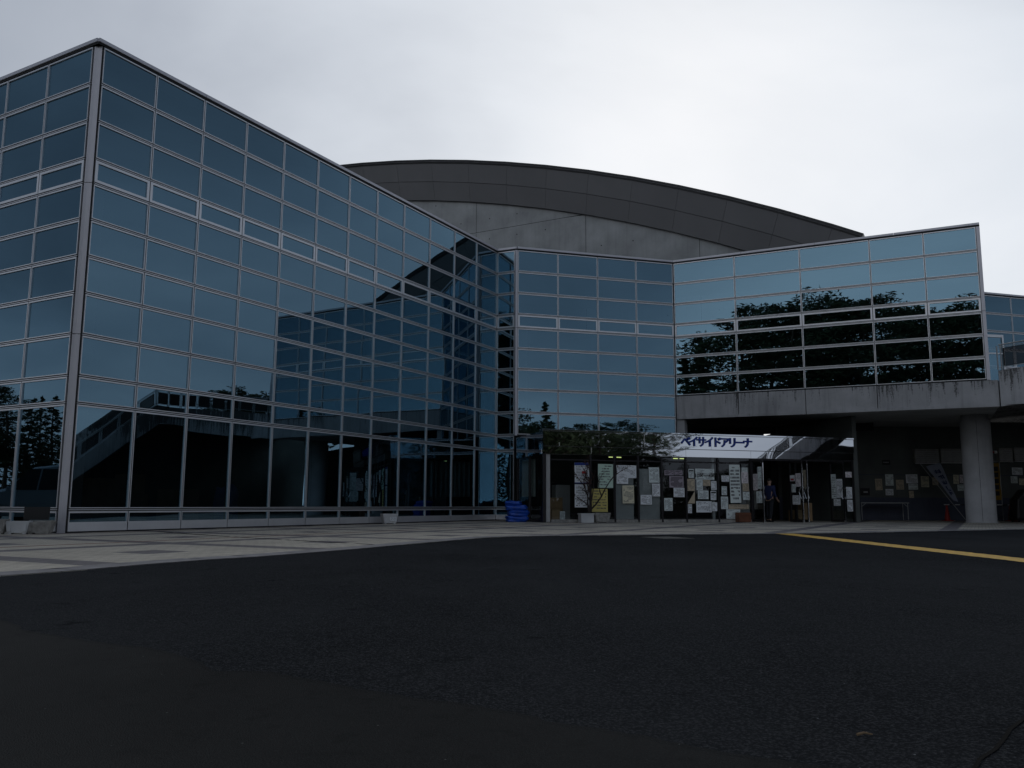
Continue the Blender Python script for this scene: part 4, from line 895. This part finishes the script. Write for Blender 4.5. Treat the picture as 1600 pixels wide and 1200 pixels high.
# things inside the glass
def inside(name, u, w_in, z0, bx, mat, label, cat, rz=0.0):
    p = PP + aB * u - nB * w_in; mb = MB(); mb.box(-bx[0] / 2, bx[0] / 2, -bx[1] / 2, bx[1] / 2, 0, bx[2]); o = build(mb, name, mat, None, (p.x, p.y, z0), (0, 0, R(THB) + rz), bevel=.008); return tag(o, label, cat)
inside('cardboard_sheet', 0.62, 0.35, 0.02, (.34, .05, .45), 'cardboard', 'cardboard sheet leaning inside the porch next to the corner', 'cardboard', .1)
inside('small_board', 0.86, 0.28, 0.02, (.20, .02, .38), 'paper_white', 'small white board standing inside the porch beside cardboard', 'board', -.05)
for k, (u, w, z, s_, lab) in enumerate(((0.9, 1.6, 0.02, (.7, .5, .5), 'lower cardboard box inside the porch behind the small board'), (0.95, 1.6, .52, (.6, .45, .4), 'upper cardboard box stacked inside the porch'), (1.5, 2.3, .02, (.6, .5, 1.4), 'tall dark cabinet inside the porch'), (11.5, 1.0, .02, (.8, .5, .45), 'wide low cardboard box inside the right doorway'), (11.9, 1.3, .47, (.5, .4, .3), 'small cardboard box on the wide one inside the right doorway'))):
    inside('cardboard_box' if 'cabinet' not in lab else 'cabinet', u, w, z, s_, 'cardboard' if 'cabinet' not in lab else 'grey_paint', lab, 'box' if 'cabinet' not in lab else 'cabinet')
for k, (u, wi, z0, s_, m_, lab) in enumerate(((1.6, 1.2, .02, (.7, .6, .62), 'cardboard', 'lower left cardboard box behind the second pane of the long facade'), (1.65, 1.2, .64, (.62, .55, .6), 'cardboard', 'cardboard box on top behind the second pane of the long facade'), (2.45, 1.3, .02, (.8, .6, .85), 'cardboard', 'big cardboard box right behind the second pane of the long facade'), (2.5, 1.3, .87, (.5, .5, .5), 'cardboard', 'small cardboard box high behind the second pane of the long facade'), (4.1, 1.4, .02, (.9, .6, 1.0), 'cardboard', 'cardboard stack behind the third pane of the long facade'))):
    p = A0 + aA * u - nA * wi; mb = MB(); mb.box(-s_[0] / 2, s_[0] / 2, -s_[1] / 2, s_[1] / 2, 0, s_[2]); tag(build(mb, 'cardboard_box', m_, None, (p.x, p.y, z0), (0, 0, R(THA) + .1 * (k % 3)), bevel=.006), lab, 'box', 'cardboard boxes stored behind the glass')
p = A0 + aA * 5.3 - nA * 0.9; tarp('draped_sheet', p.x, p.y, 0.02, .6, .5, 1.1, 9, 'pale blue sheeted bundle behind the fourth pane of the long facade')
# folding table
tb = tag(empty('folding_table', (17.0, 39.3, 0)), 'dark folding table standing against the shaded wall', 'table')
mb = MB(); mb.box(-1.1, 1.1, -.3, .3, .78, .81); build(mb, 'table_top', 'dark_steel', tb, bevel=.006)
mb = MB(); mb.box(-1.1, 1.1, -.31, -.3005, .775, .812); build(mb, 'edge_band', 'grey_paint', tb)
for sx in (-1, 1):
    for sy in (-1, 1):
        mb = MB(); mb.tube((sx * 1.05, sy * .25, 0), (sx * 1.05, sy * .25, .78), .016); build(mb, 'leg', 'grey_paint', tb)
    mb = MB(); mb.tube((sx * 1.05, -.25, .62), (sx * .85, -.25, .78), .012); build(mb, 'brace', 'grey_paint', tb)
# cones and bar
for x, lab in ((19.75, 'red traffic cone left of the round column'), (22.62, 'red traffic cone right of the round column')):
    t_ = tag(empty('traffic_cone', (x, 38.9, 0)), lab, 'traffic cone', 'traffic cones under the wing')
    mb = MB(); mb.box(-.19, .19, -.19, .19, 0, .03); build(mb, 'base', 'red_plastic', t_, bevel=.008)
    mb = MB(); mb.lathe([(.14, .03), (.12, .07), (.035, .70), (.028, .71)], 20); build(mb, 'cone_body', 'red_plastic', t_, smooth=True)
bar = tag(empty('barrier_bar', (21.18, 38.9, 0.73)), 'black and white bar laid across the two red cones', 'barrier')
for k in range(13):
    mb = MB(); x0 = -1.55 + k * .24; mb.tube((x0, 0, 0), (x0 + .238, 0, 0), .02, None, 10); build(mb, 'stripe', 'black_plastic' if k % 2 else 'white_box', bar)
# banners
bn = tag(empty('leaning_banner', (19.3, 38.2, 0)), 'pale cloth banner with dark blue characters leaning against the shaded wall', 'banner')
mb = MB(); mb.tube((.95, 0, 0.0), (-.75, .95, 2.9), .014); build(mb, 'pole', 'grey_paint', bn)
a_, b_, c_, d_ = Vector((-.42, .62, 2.45)), Vector((.20, .55, 2.62)), Vector((.66, .10, 0.86)), Vector((.48, .13, 0.92))
mb = MB(); n = 10
for k in range(n):
    t0, t1 = k / n, (k + 1) / n; w0, w1 = .03 * math.sin(t0 * 9), .03 * math.sin(t1 * 9)
    mb.face([a_.lerp(d_, t0) + Vector((0, w0, 0)), a_.lerp(d_, t1) + Vector((0, w1, 0)), b_.lerp(c_, t1) - Vector((0, w1, 0)), b_.lerp(c_, t0) - Vector((0, w0, 0))])
build(mb, 'cloth', 'pale_cloth', bn)
mb = MB(); rk = random.Random(4); off = Vector((0, -.05, 0))
for k in range(5):      # hand-painted characters: a few strokes each
    t = .14 + k * .15
    def bp(su, sv): return (a_.lerp(d_, t + .12 * sv)).lerp(b_.lerp(c_, t + .12 * sv), .22 + .52 * su) + off
    for q in range(6):
        if q % 2: x0, y0, x1, y1 = rk.uniform(0, .2), rk.uniform(.05, .95), rk.uniform(.8, 1), 0; y1 = y0 + rk.uniform(-.1, .1); dx, dy = 0, .13
        else: x0, y0, y1 = rk.uniform(.05, .95), rk.uniform(0, .2), rk.uniform(.75, 1); x1 = x0 + rk.uniform(-.2, .2); dx, dy = .13, 0
        mb.face([bp(x0, y0), bp(x1, y1), bp(x1 + dx, y1 + dy), bp(x0 + dx, y0 + dy)])
build(mb, 'characters', 'navy_ink', bn)
yb = tag(empty('yellow_banner', (22.25, 39.2, 0)), 'dim yellow upright banner on a pole just right of the round column', 'banner')
mb = MB(); mb.tube((.2, 0, 0), (.2, 0, 2.75), .014); mb.tube((.2, 0, 2.72), (-.25, 0, 2.72), .008); build(mb, 'pole', 'grey_paint', yb)
mb = MB()
for k in range(8): z0, z1 = .95 + k * .21, .95 + (k + 1) * .21; y0, y1 = .03 * math.sin(k * 1.3), .03 * math.sin((k + 1) * 1.3); mb.face([(-.24, y0, z0), (.19, -y0, z0), (.19, -y1, z1), (-.24, y1, z1)])
build(mb, 'cloth', 'yellow_cloth', yb)
mb = MB()
for k in range(5): mb.box(-.14, .09, -.05, -.046, 1.15 + k * .28, 1.15 + k * .28 + .2)
build(mb, 'characters', 'black_plastic', yb)
lp = tag(empty('wall_lamp', (22.55, 39.99, 3.17)), 'small round white lamp with red arm high beside the yellow banner', 'lamp')
mb = MB(); mb.tube((0, 0, 0), (0, -.3, 0), .02); mb.tube((0, -.28, 0), (-.3, -.28, 0), .045); build(mb, 'arm', 'red_plastic', lp)
mb = MB(); mb.lathe([(.001, -.09), (.06, -.06), (.085, 0), (.06, .06), (.001, .09)], 16); build(mb, 'globe', 'lamp_lens', lp, (.05, -.28, 0), smooth=True)
# black covered trolley at the right edge
ct = tag(empty('covered_trolley', (22.35, 37.4, 0)), 'black sheet covered trolley at the right picture edge', 'trolley')
bm = bmesh.new(); bmesh.ops.create_cube(bm, size=1.0); bmesh.ops.subdivide_edges(bm, edges=bm.edges[:], cuts=8, use_grid_fill=True)
for v in bm.verts:
    c = v.co; z = c.z + .5; fl_ = 1 + .10 * math.sin(18 * math.atan2(c.y, c.x)) * (1 - z); top = .62 + .38 * math.exp(-((c.x - .05) * 2.6) ** 2)
    c.x, c.y, c.z = c.x * 1.05 * fl_ * (1 - .18 * z), c.y * .7 * fl_ * (1 - .18 * z), .06 + z * 1.36 * (top if z > .5 else 1 - (1 - top) * z / .5 * .6)
me = bpy.data.meshes.new('cover'); bm.to_mesh(me); bm.free(); me.materials.append(MATS['black_plastic']); me.polygons.foreach_set('use_smooth', [True] * len(me.polygons)); place('cover', me, ct)
for sx in (-1, 1):
    for sy in (-1, 1):
        mb = MB(); mb.tube((sx * .4, sy * .25 - .015, .05), (sx * .4, sy * .25 + .015, .05), .05, None, 14); build(mb, 'wheel', 'rubber', ct)

# ------------------------------------------------------------------ person in the doorway
def person(x, y, rz, label):
    t_ = tag(empty('person', (x, y, 0), rz), label, 'person')
    def skin(name, verts, edges, mat, root=0, sub=2, parent=t_):
        me = bpy.data.meshes.new(name); me.from_pydata([v[:3] for v in verts], edges, []); o = place(name, me, parent)
        sk = o.modifiers.new('skin', 'SKIN'); sk.use_smooth_shade = True
        for i, v in enumerate(verts):
            me.skin_vertices[0].data[i].radius = (v[3], v[4] if len(v) > 4 else v[3]); me.skin_vertices[0].data[i].use_root = (i == root)
        s_ = o.modifiers.new('sub', 'SUBSURF'); s_.levels = sub; s_.render_levels = sub; me.materials.append(MATS[mat]); return o
    # facing +x ; z up.  body with arms, legs, neck, head in one surface
    V = [(0, 0, .93, .15, .13), (.01, 0, 1.10, .145, .115), (.02, 0, 1.30, .16, .12), (.02, 0, 1.43, .09, .08), (.035, 0, 1.50, .052, .055), (.05, 0, 1.58, .085, .075), (.045, 0, 1.68, .085, .08),
         (.02, .17, 1.40, .065), (.0, .23, 1.14, .05), (.16, .22, .94, .038), (.20, .215, .90, .03),
         (.02, -.17, 1.40, .065), (.0, -.23, 1.14, .05), (.16, -.24, .94, .038), (.20, -.235, .90, .03),
         (.0, .09, .86, .095), (.03, .10, .48, .062), (-.01, .10, .10, .045), (.02, .10, .05, .04), (.15, .11, .03, .03),
         (.0, -.09, .86, .095), (-.05, -.10, .48, .062), (-.14, -.10, .12, .045), (-.12, -.10, .05, .04), (.02, -.11, .03, .03)]
    Ed = [(0, 1), (1, 2), (2, 3), (3, 4), (4, 5), (5, 6), (2, 7), (7, 8), (8, 9), (9, 10), (2, 11), (11, 12), (12, 13), (13, 14), (0, 15), (15, 16), (16, 17), (17, 18), (18, 19), (0, 20), (20, 21), (21, 22), (22, 23), (23, 24)]
    b = skin('body', V, Ed, 'skin')
    jk = [(0, 0, .84, .165, .14), (.01, 0, 1.10, .16, .13), (.02, 0, 1.30, .175, .135), (.02, 0, 1.43, .10, .09), (.02, .175, 1.40, .078), (.0, .235, 1.14, .064), (.13, .225, .97, .05), (.02, -.175, 1.40, .078), (.0, -.235, 1.14, .064), (.13, -.24, .97, .05)]
    skin('jacket', jk, [(0, 1), (1, 2), (2, 3), (2, 4), (4, 5), (5, 6), (2, 7), (7, 8), (8, 9)], 'navy_cloth', 1)
    skin('trousers', [(0, 0, .93, .155, .135), (.0, .09, .84, .11), (.03, .10, .48, .078), (-.01, .10, .08, .066), (.0, -.09, .84, .11), (-.05, -.10, .48, .078), (-.14, -.10, .09, .066)], [(0, 1), (1, 2), (2, 3), (0, 4), (4, 5), (5, 6)], 'dark_trousers')
    skin('hair', [(.015, 0, 1.62, .082, .088), (.02, 0, 1.70, .088, .088), (.045, 0, 1.735, .06, .07)], [(0, 1), (1, 2)], 'hair')
    for sy in (1, -1):     # hands: palm, four fingers, thumb
        base = Vector((.20, .215 * 1 if sy > 0 else -.235, .90)); hv = [(base.x, base.y, base.z, .02, .03), (base.x + .05, base.y, base.z - .035, .02, .034)]; he = [(0, 1)]
        for k in range(4):
            o_ = (k - 1.5) * .019; L = (.036, .042, .04, .032)[k]; i = len(hv)
            hv += [(base.x + .075, base.y + o_, base.z - .055, .0095), (base.x + .075 + L * .8, base.y + o_, base.z - .062 - L * .5, .0085), (base.x + .08 + L * .9, base.y + o_, base.z - .075 - L * 1.1, .0075)]; he += [(1, i), (i, i + 1), (i + 1, i + 2)]
        i = len(hv); hv += [(base.x + .035, base.y - sy * .03, base.z - .02, .011), (base.x + .07, base.y - sy * .045, base.z - .045, .009)]; he += [(0, i), (i, i + 1)]
        skin('hand', hv, he, 'skin', 0, 1)
    # face
    for sy in (1, -1):
        mb = MB(); mb.lathe([(.001, -.011), (.010, -.005), (.010, .005), (.001, .011)], 8); build(mb, 'eye', 'ink', t_, (.128, sy * .032, 1.635), smooth=True)
        mb = MB(); mb.lathe([(.001, -.03), (.014, -.02), (.018, .01), (.001, .03)], 8); build(mb, 'ear', 'skin', t_, (.04, sy * .083, 1.625), smooth=True)
    mb = MB(); mb.tube((.122, 0, 1.645), (.147, 0, 1.60), .008, .015, 8); build(mb, 'nose', 'skin', t_); mb = MB(); mb.box(.122, .132, -.022, .022, 1.563, 1.571); build(mb, 'mouth', 'brown_box', t_)
    for sy, x0, in ((1, .05), (-1, -.08)):
        mb = MB(); mb.box(x0 - .12, x0 + .15, sy * .10 - .045, sy * .10 + .045, 0.005, .075); build(mb, 'shoe', 'black_plastic', t_, bevel=.025)
    return t_
p = PP + aB * 9.78 - nB * 0.55
person(p.x, p.y, R(40), 'person in a navy jacket walking in through the open left doorway')

# ------------------------------------------------------------------ trees and planting opposite the glass (seen mirrored)
def leaf_cloud(mb, c, rx, rz_, n, size, rr):
    for _ in range(n):
        while True:
            q = Vector((rr.uniform(-1, 1), rr.uniform(-1, 1), rr.uniform(-1, 1)))
            if q.length < 1: break
        p = c + Vector((q.x * rx, q.y * rx, q.z * rz_)); a = Vector((rr.gauss(0, 1), rr.gauss(0, 1), rr.gauss(0, .45))).normalized() * size * rr.uniform(.6, 1.3); b = a.cross(Vector((rr.gauss(0, 1), rr.gauss(0, 1), rr.gauss(0, 1)))).normalized() * size * .38
        mb.face([p - a, p - b * .8, p + a, p + b * .8])
def pine_meshes(seed, kind):
    rr = random.Random(seed); tk = MB(); cr_ = MB(); H = 20.0
    pts = [Vector((0, 0, 0))]; bend = Vector((rr.gauss(0, .5), rr.gauss(0, .5), 0))
    for k in range(1, 9): t = k / 8; pts.append(Vector((bend.x * t * t + rr.gauss(0, .08), bend.y * t * t + rr.gauss(0, .08), H * .97 * t)))
    for k in range(8): tk.tube(pts[k], pts[k + 1], .32 * (1 - k / 8.6), .32 * (1 - (k + 1) / 8.6), 8, 0, False)
    def at(t): i = min(7, int(t * 8)); return pts[i].lerp(pts[i + 1], t * 8 - i)
    nb = 46 if kind == 'p' else 70
    for b in range(nb):
        t = (.34 + .64 * (b / nb)) if kind == 'p' else (.08 + .91 * b / nb)
        p = at(t); an = b * 2.4 + rr.gauss(0, .4)
        if kind == 'p': L = (3.6 * math.sin(math.pi * min(1, (1.06 - t) / .62)) + .7) * rr.uniform(.6, 1.2)
        else: L = (4.0 * (1.005 - t) ** .85 + .05) * rr.uniform(.7, 1.2)
        e = p + Vector((math.cos(an) * L, math.sin(an) * L, L * (rr.uniform(.05, .4) if kind == 'p' else -.12)))
        tk.tube(p, e, .07 * (1.1 - t) + .015, .012, 5, 0, False)
        for s_ in ((.5, .78, 1.0) if kind == 'p' else (.3, .6, .9)):
            leaf_cloud(cr_, p.lerp(e, s_) + Vector((0, 0, .12)), (.26 * L * (.6 + .5 * s_) + .38) if kind == 'p' else (.22 * L + .12), .34 if kind == 'p' else .22, 44 if kind == 'p' else 26, .24, rr)
    leaf_cloud(cr_, at(.985), .5 if kind == 'p' else .10, .5, 40 if kind == 'p' else 10, .24, rr)
    return tk.mesh('trunk', 'bark'), cr_.mesh('crown', 'pine_needles')
PM = {('p', k): pine_meshes(40 + k, 'p') for k in range(4)}; PM.update({('c', k): pine_meshes(60 + k, 'c') for k in range(2)})
def broad_meshes(seed):
    rr = random.Random(seed); tk = MB(); cr_ = MB(); tk.tube((0, 0, 0), (0.1, 0, 4), .3, .22, 8)
    for k in range(16):
        an = k * 2.4; z0 = 3.2 + k * .35; L = rr.uniform(1.8, 3.6); e = Vector((math.cos(an) * L, math.sin(an) * L, z0 + rr.uniform(.6, 2.4))); tk.tube((.1, 0, z0 * .85), e, .1, .03, 6, 0, False)
        leaf_cloud(cr_, e, 1.4, 1.0, 130, .26, rr); leaf_cloud(cr_, e * .6 + Vector((0, 0, .4 * z0)), 1.3, 1.1, 90, .26, rr)
    return tk.mesh('trunk', 'bark'), cr_.mesh('crown', 'hedge_leaf')
PM[('b', 0)] = broad_meshes(81); PM[('b', 1)] = broad_meshes(82)
HB = {'p': 20.0, 'c': 20.0, 'b': 11.0}
ORD = ['first', 'second', 'third', 'fourth', 'fifth', 'sixth', 'seventh', 'eighth', 'ninth', 'tenth', 'eleventh', 'twelfth', 'thirteenth', 'fourteenth', 'fifteenth', 'sixteenth', 'seventeenth', 'eighteenth']
def tree(name, x, y, H, kind, i, label, group, wide=1.0):
    r_ = random.Random(i * 13 + int(x * 7)); s_ = H / HB[kind]; nvar = {'p': 4, 'c': 2, 'b': 2}[kind]
    t_ = tag(empty(name, (x, y, -0.01), r_.uniform(0, 6.28)), label, 'tree', group); t_.scale = (s_ * wide, s_ * wide, s_)
    tk, cw_ = PM[(kind, i % nvar)]; place('trunk', tk, t_); place('crown', cw_, t_); return t_
CT = [(-30.2, -5.2, 17.6, 'c'), (-37.2, -16.0, 20.6, 'c'), (-32.3, -12.4, 21.3, 'c'), (-25.7, -7.9, 19.7, 'p'), (-27.9, -15.0, 23.3, 'p'), (-30.3, -21.7, 25.2, 'p'), (-22.7, -15.3, 23.6, 'p'), (-28.2, -27.9, 25.9, 'p'), (-21.5, -20.2, 23.9, 'p'), (-23.9, -27.0, 25.9, 'p'), (-18.2, -21.2, 23.2, 'p'), (-19.5, -29.5, 24.5, 'p'), (-21.0, -37.5, 25.6, 'p'), (-14.5, -29.4, 22.9, 'p'), (-15.6, -36.3, 24.9, 'p'), (-11.4, -31.9, 23.6, 'p'), (-12.9, -41.7, 25.3, 'p'), (-8.8, -40.4, 24.2, 'p')]
for i, (x, y, H, k) in enumerate(CT): tree('pine_tree' if k == 'p' else 'conifer_tree', x, y, H, k, i, '%s %s mirrored in the right wing glass, counted from its left end' % (ORD[i], 'dark pine' if k == 'p' else 'pointed conifer'), 'trees mirrored in the right wing', 1.3)
BT = [(24.7, -3.1, 9.2, 'b'), (28.9, -5.2, 11.1, 'c'), (33.5, -7.0, 9.0, 'p'), (34.5, -2.9, 8.3, 'p'), (32.5, 1.7, 8.6, 'p'), (44.4, -8.6, 4.6, 'b'), (44.5, -2.6, 4.2, 'b'), (25.2, -7.4, 9.9, 'b'), (21.5, -6.5, 8.0, 'b'), (30.5, -9.5, 8.5, 'b')]
for i, (x, y, H, k) in enumerate(BT): tree({'p': 'pine_tree', 'c': 'conifer_tree', 'b': 'broadleaf_tree'}[k], x, y, H, k, i, '%s of the low trees mirrored behind the entrance lettering and middle facade' % ORD[i], 'trees mirrored in the middle facade', 1.5 if k == 'p' else 1.1)
ET = [(-58.7, 19.5, 9.0, 'p'), (-64.7, 17.7, 9.1, 'c'), (-68.7, 16.5, 9.7, 'c'), (-59.1, 16.2, 8.8, 'c'), (-62.3, 21.5, 9.2, 'p'), (-68.6, 24.2, 9.7, 'p'), (-62.6, 14.3, 9.5, 'c')]
for i, (x, y, H, k) in enumerate(ET): tree('pine_tree' if k == 'p' else 'conifer_tree', x, y, H, k, i + 3, '%s of the trees mirrored in the dark facade left of the corner post' % ORD[i], 'trees mirrored left of the corner', 1.6 if k == 'p' else 1.0)
AT = [(55.4, 39.9, 12.2, 'p'), (59.7, 42.5, 12.0, 'p'), (56.8, 43.3, 12.9, 'b'), (66.8, 40.6, 11.8, 'p'), (75.6, 36.1, 10.5, 'b')]
for i, (x, y, H, k) in enumerate(AT): tree('pine_tree' if k == 'p' else 'broadleaf_tree', x, y, H, k, i + 1, '%s of the trees mirrored above the railing in the long facade' % ORD[i], 'trees mirrored in the long facade', 1.4)
hg = MB(); rr = random.Random(5)
for _ in range(520):
    t = rr.random(); c = Vector((-46 + 44 * t + rr.gauss(0, 3), -6 - 42 * t + rr.gauss(0, 3), rr.uniform(.5, 7.5))); leaf_cloud(hg, c, 1.6, 1.2, 30, .32, rr)
for _ in range(520):
    c = Vector((-70 + rr.gauss(0, 2.5), rr.uniform(-4, 46), rr.uniform(.3, 6.0))); leaf_cloud(hg, c, 1.7, 1.2, 30, .32, rr)
for q_ in range(900):
    x_ = rr.uniform(14, 62) if q_ % 3 == 0 else rr.uniform(24, 43); c = Vector((x_, -14 + rr.gauss(0, 2), rr.uniform(.3, 8.3 if x_ < 43 else 2.2))); leaf_cloud(hg, c, 1.6, 1.0, 30, .30, rr)
tag(build(hg, 'undergrowth', 'hedge_leaf'), 'dark undergrowth below the mirrored trees', 'undergrowth', kind='stuff')

# ------------------------------------------------------------------ parked cars mirrored at the left
def car(x, y, rz, paint, label):
    t_ = tag(empty('parked_car', (x, y, -0.012), rz), label, 'car', 'cars mirrored left of the corner')
    # stations along x (front = +x): (x, half width bottom, z sill, z belt, half width roof, z roof)
    stn = [(2.28, .70, .32, .62, .66, .66), (2.10, .80, .24, .82, .72, .88), (1.55, .85, .22, .95, .74, 1.02), (1.15, .86, .22, .98, .72, 1.10), (.35, .87, .22, 1.0, .66, 1.74), (-.4, .87, .22, 1.0, .66, 1.82), (-1.5, .87, .22, 1.0, .66, 1.80), (-2.0, .86, .24, 1.0, .64, 1.70), (-2.28, .84, .32, .98, .66, 1.05)]
    mb = MB(); rings = []
    for (sx, w, zs, zb, wr, zr_) in stn: rings.append([(sx, -w * .92, zs), (sx, -w, (zs + zb) / 2), (sx, -w * .985, zb), (sx, -wr, zr_ - .06), (sx, -wr * .8, zr_), (sx, wr * .8, zr_), (sx, wr, zr_ - .06), (sx, w * .985, zb), (sx, w, (zs + zb) / 2), (sx, w * .92, zs)])
    for a, b in zip(rings, rings[1:]):
        for k in range(10): mb.face([a[k], b[k], b[(k + 1) % 10], a[(k + 1) % 10]])
    mb.face(rings[0]); mb.face(list(reversed(rings[-1])))
    build(mb, 'body', paint, t_, smooth=False, bevel=.02)
    def quad(name, pts, mat='black_plastic'): m = MB(); m.face(pts); return build(m, name, mat, t_)
    quad('windscreen', [(1.10, -.62, 1.14), (1.10, .62, 1.14), (.42, .56, 1.71), (.42, -.56, 1.71)])
    for s_ in (-1, 1):
        for x0, x1, xt0, xt1 in ((.95, .05, .42, .05), (-.0, -.95, -.0, -.95), (-1.0, -1.95, -1.0, -1.80)):
            f = lambda xx, w, z: (xx, s_ * (w + .012), z)
            quad('side_window', [f(x0, .852, 1.03), f(x1, .852, 1.03), f(xt1, .675, 1.68), f(xt0, .675, 1.68)])
        m = MB(); m.box(2.05, 2.22, s_ * .62 - .13, s_ * .62 + .13, .66, .80); build(m, 'headlight', 'lamp_lens', t_, bevel=.03)
        for wx_ in (1.45, -1.4):
            m = MB(); m.tube((wx_, s_ * .68, .31), (wx_, s_ * .885, .31), .31, None, 24); wh = build(m, 'wheel', 'rubber', t_); m = MB(); m.tube((wx_, s_ * .88, .31), (wx_, s_ * .895, .31), .19, None, 20); build(m, 'rim', 'chrome', wh)
        m = MB(); m.box(.88, 1.02, s_ * .87, s_ * 1.0, 1.0, 1.12) if s_ > 0 else m.box(.88, 1.02, -1.0, -.87, 1.0, 1.12); build(m, 'wing_mirror', paint, t_, bevel=.02)
    m = MB(); m.box(2.24, 2.30, -.5, .5, .40, .56); build(m, 'grille', 'black_plastic', t_)
    return t_
CAR_DIR = math.atan2(.85, -.52)
car(-19.6, 18.3, CAR_DIR, 'car_silver', 'silver minivan mirrored in the glass just left of the corner post')
car(-24.2, 22.4, CAR_DIR + .15, 'car_white', 'white roofed car mirrored behind the silver minivan at the left picture edge')
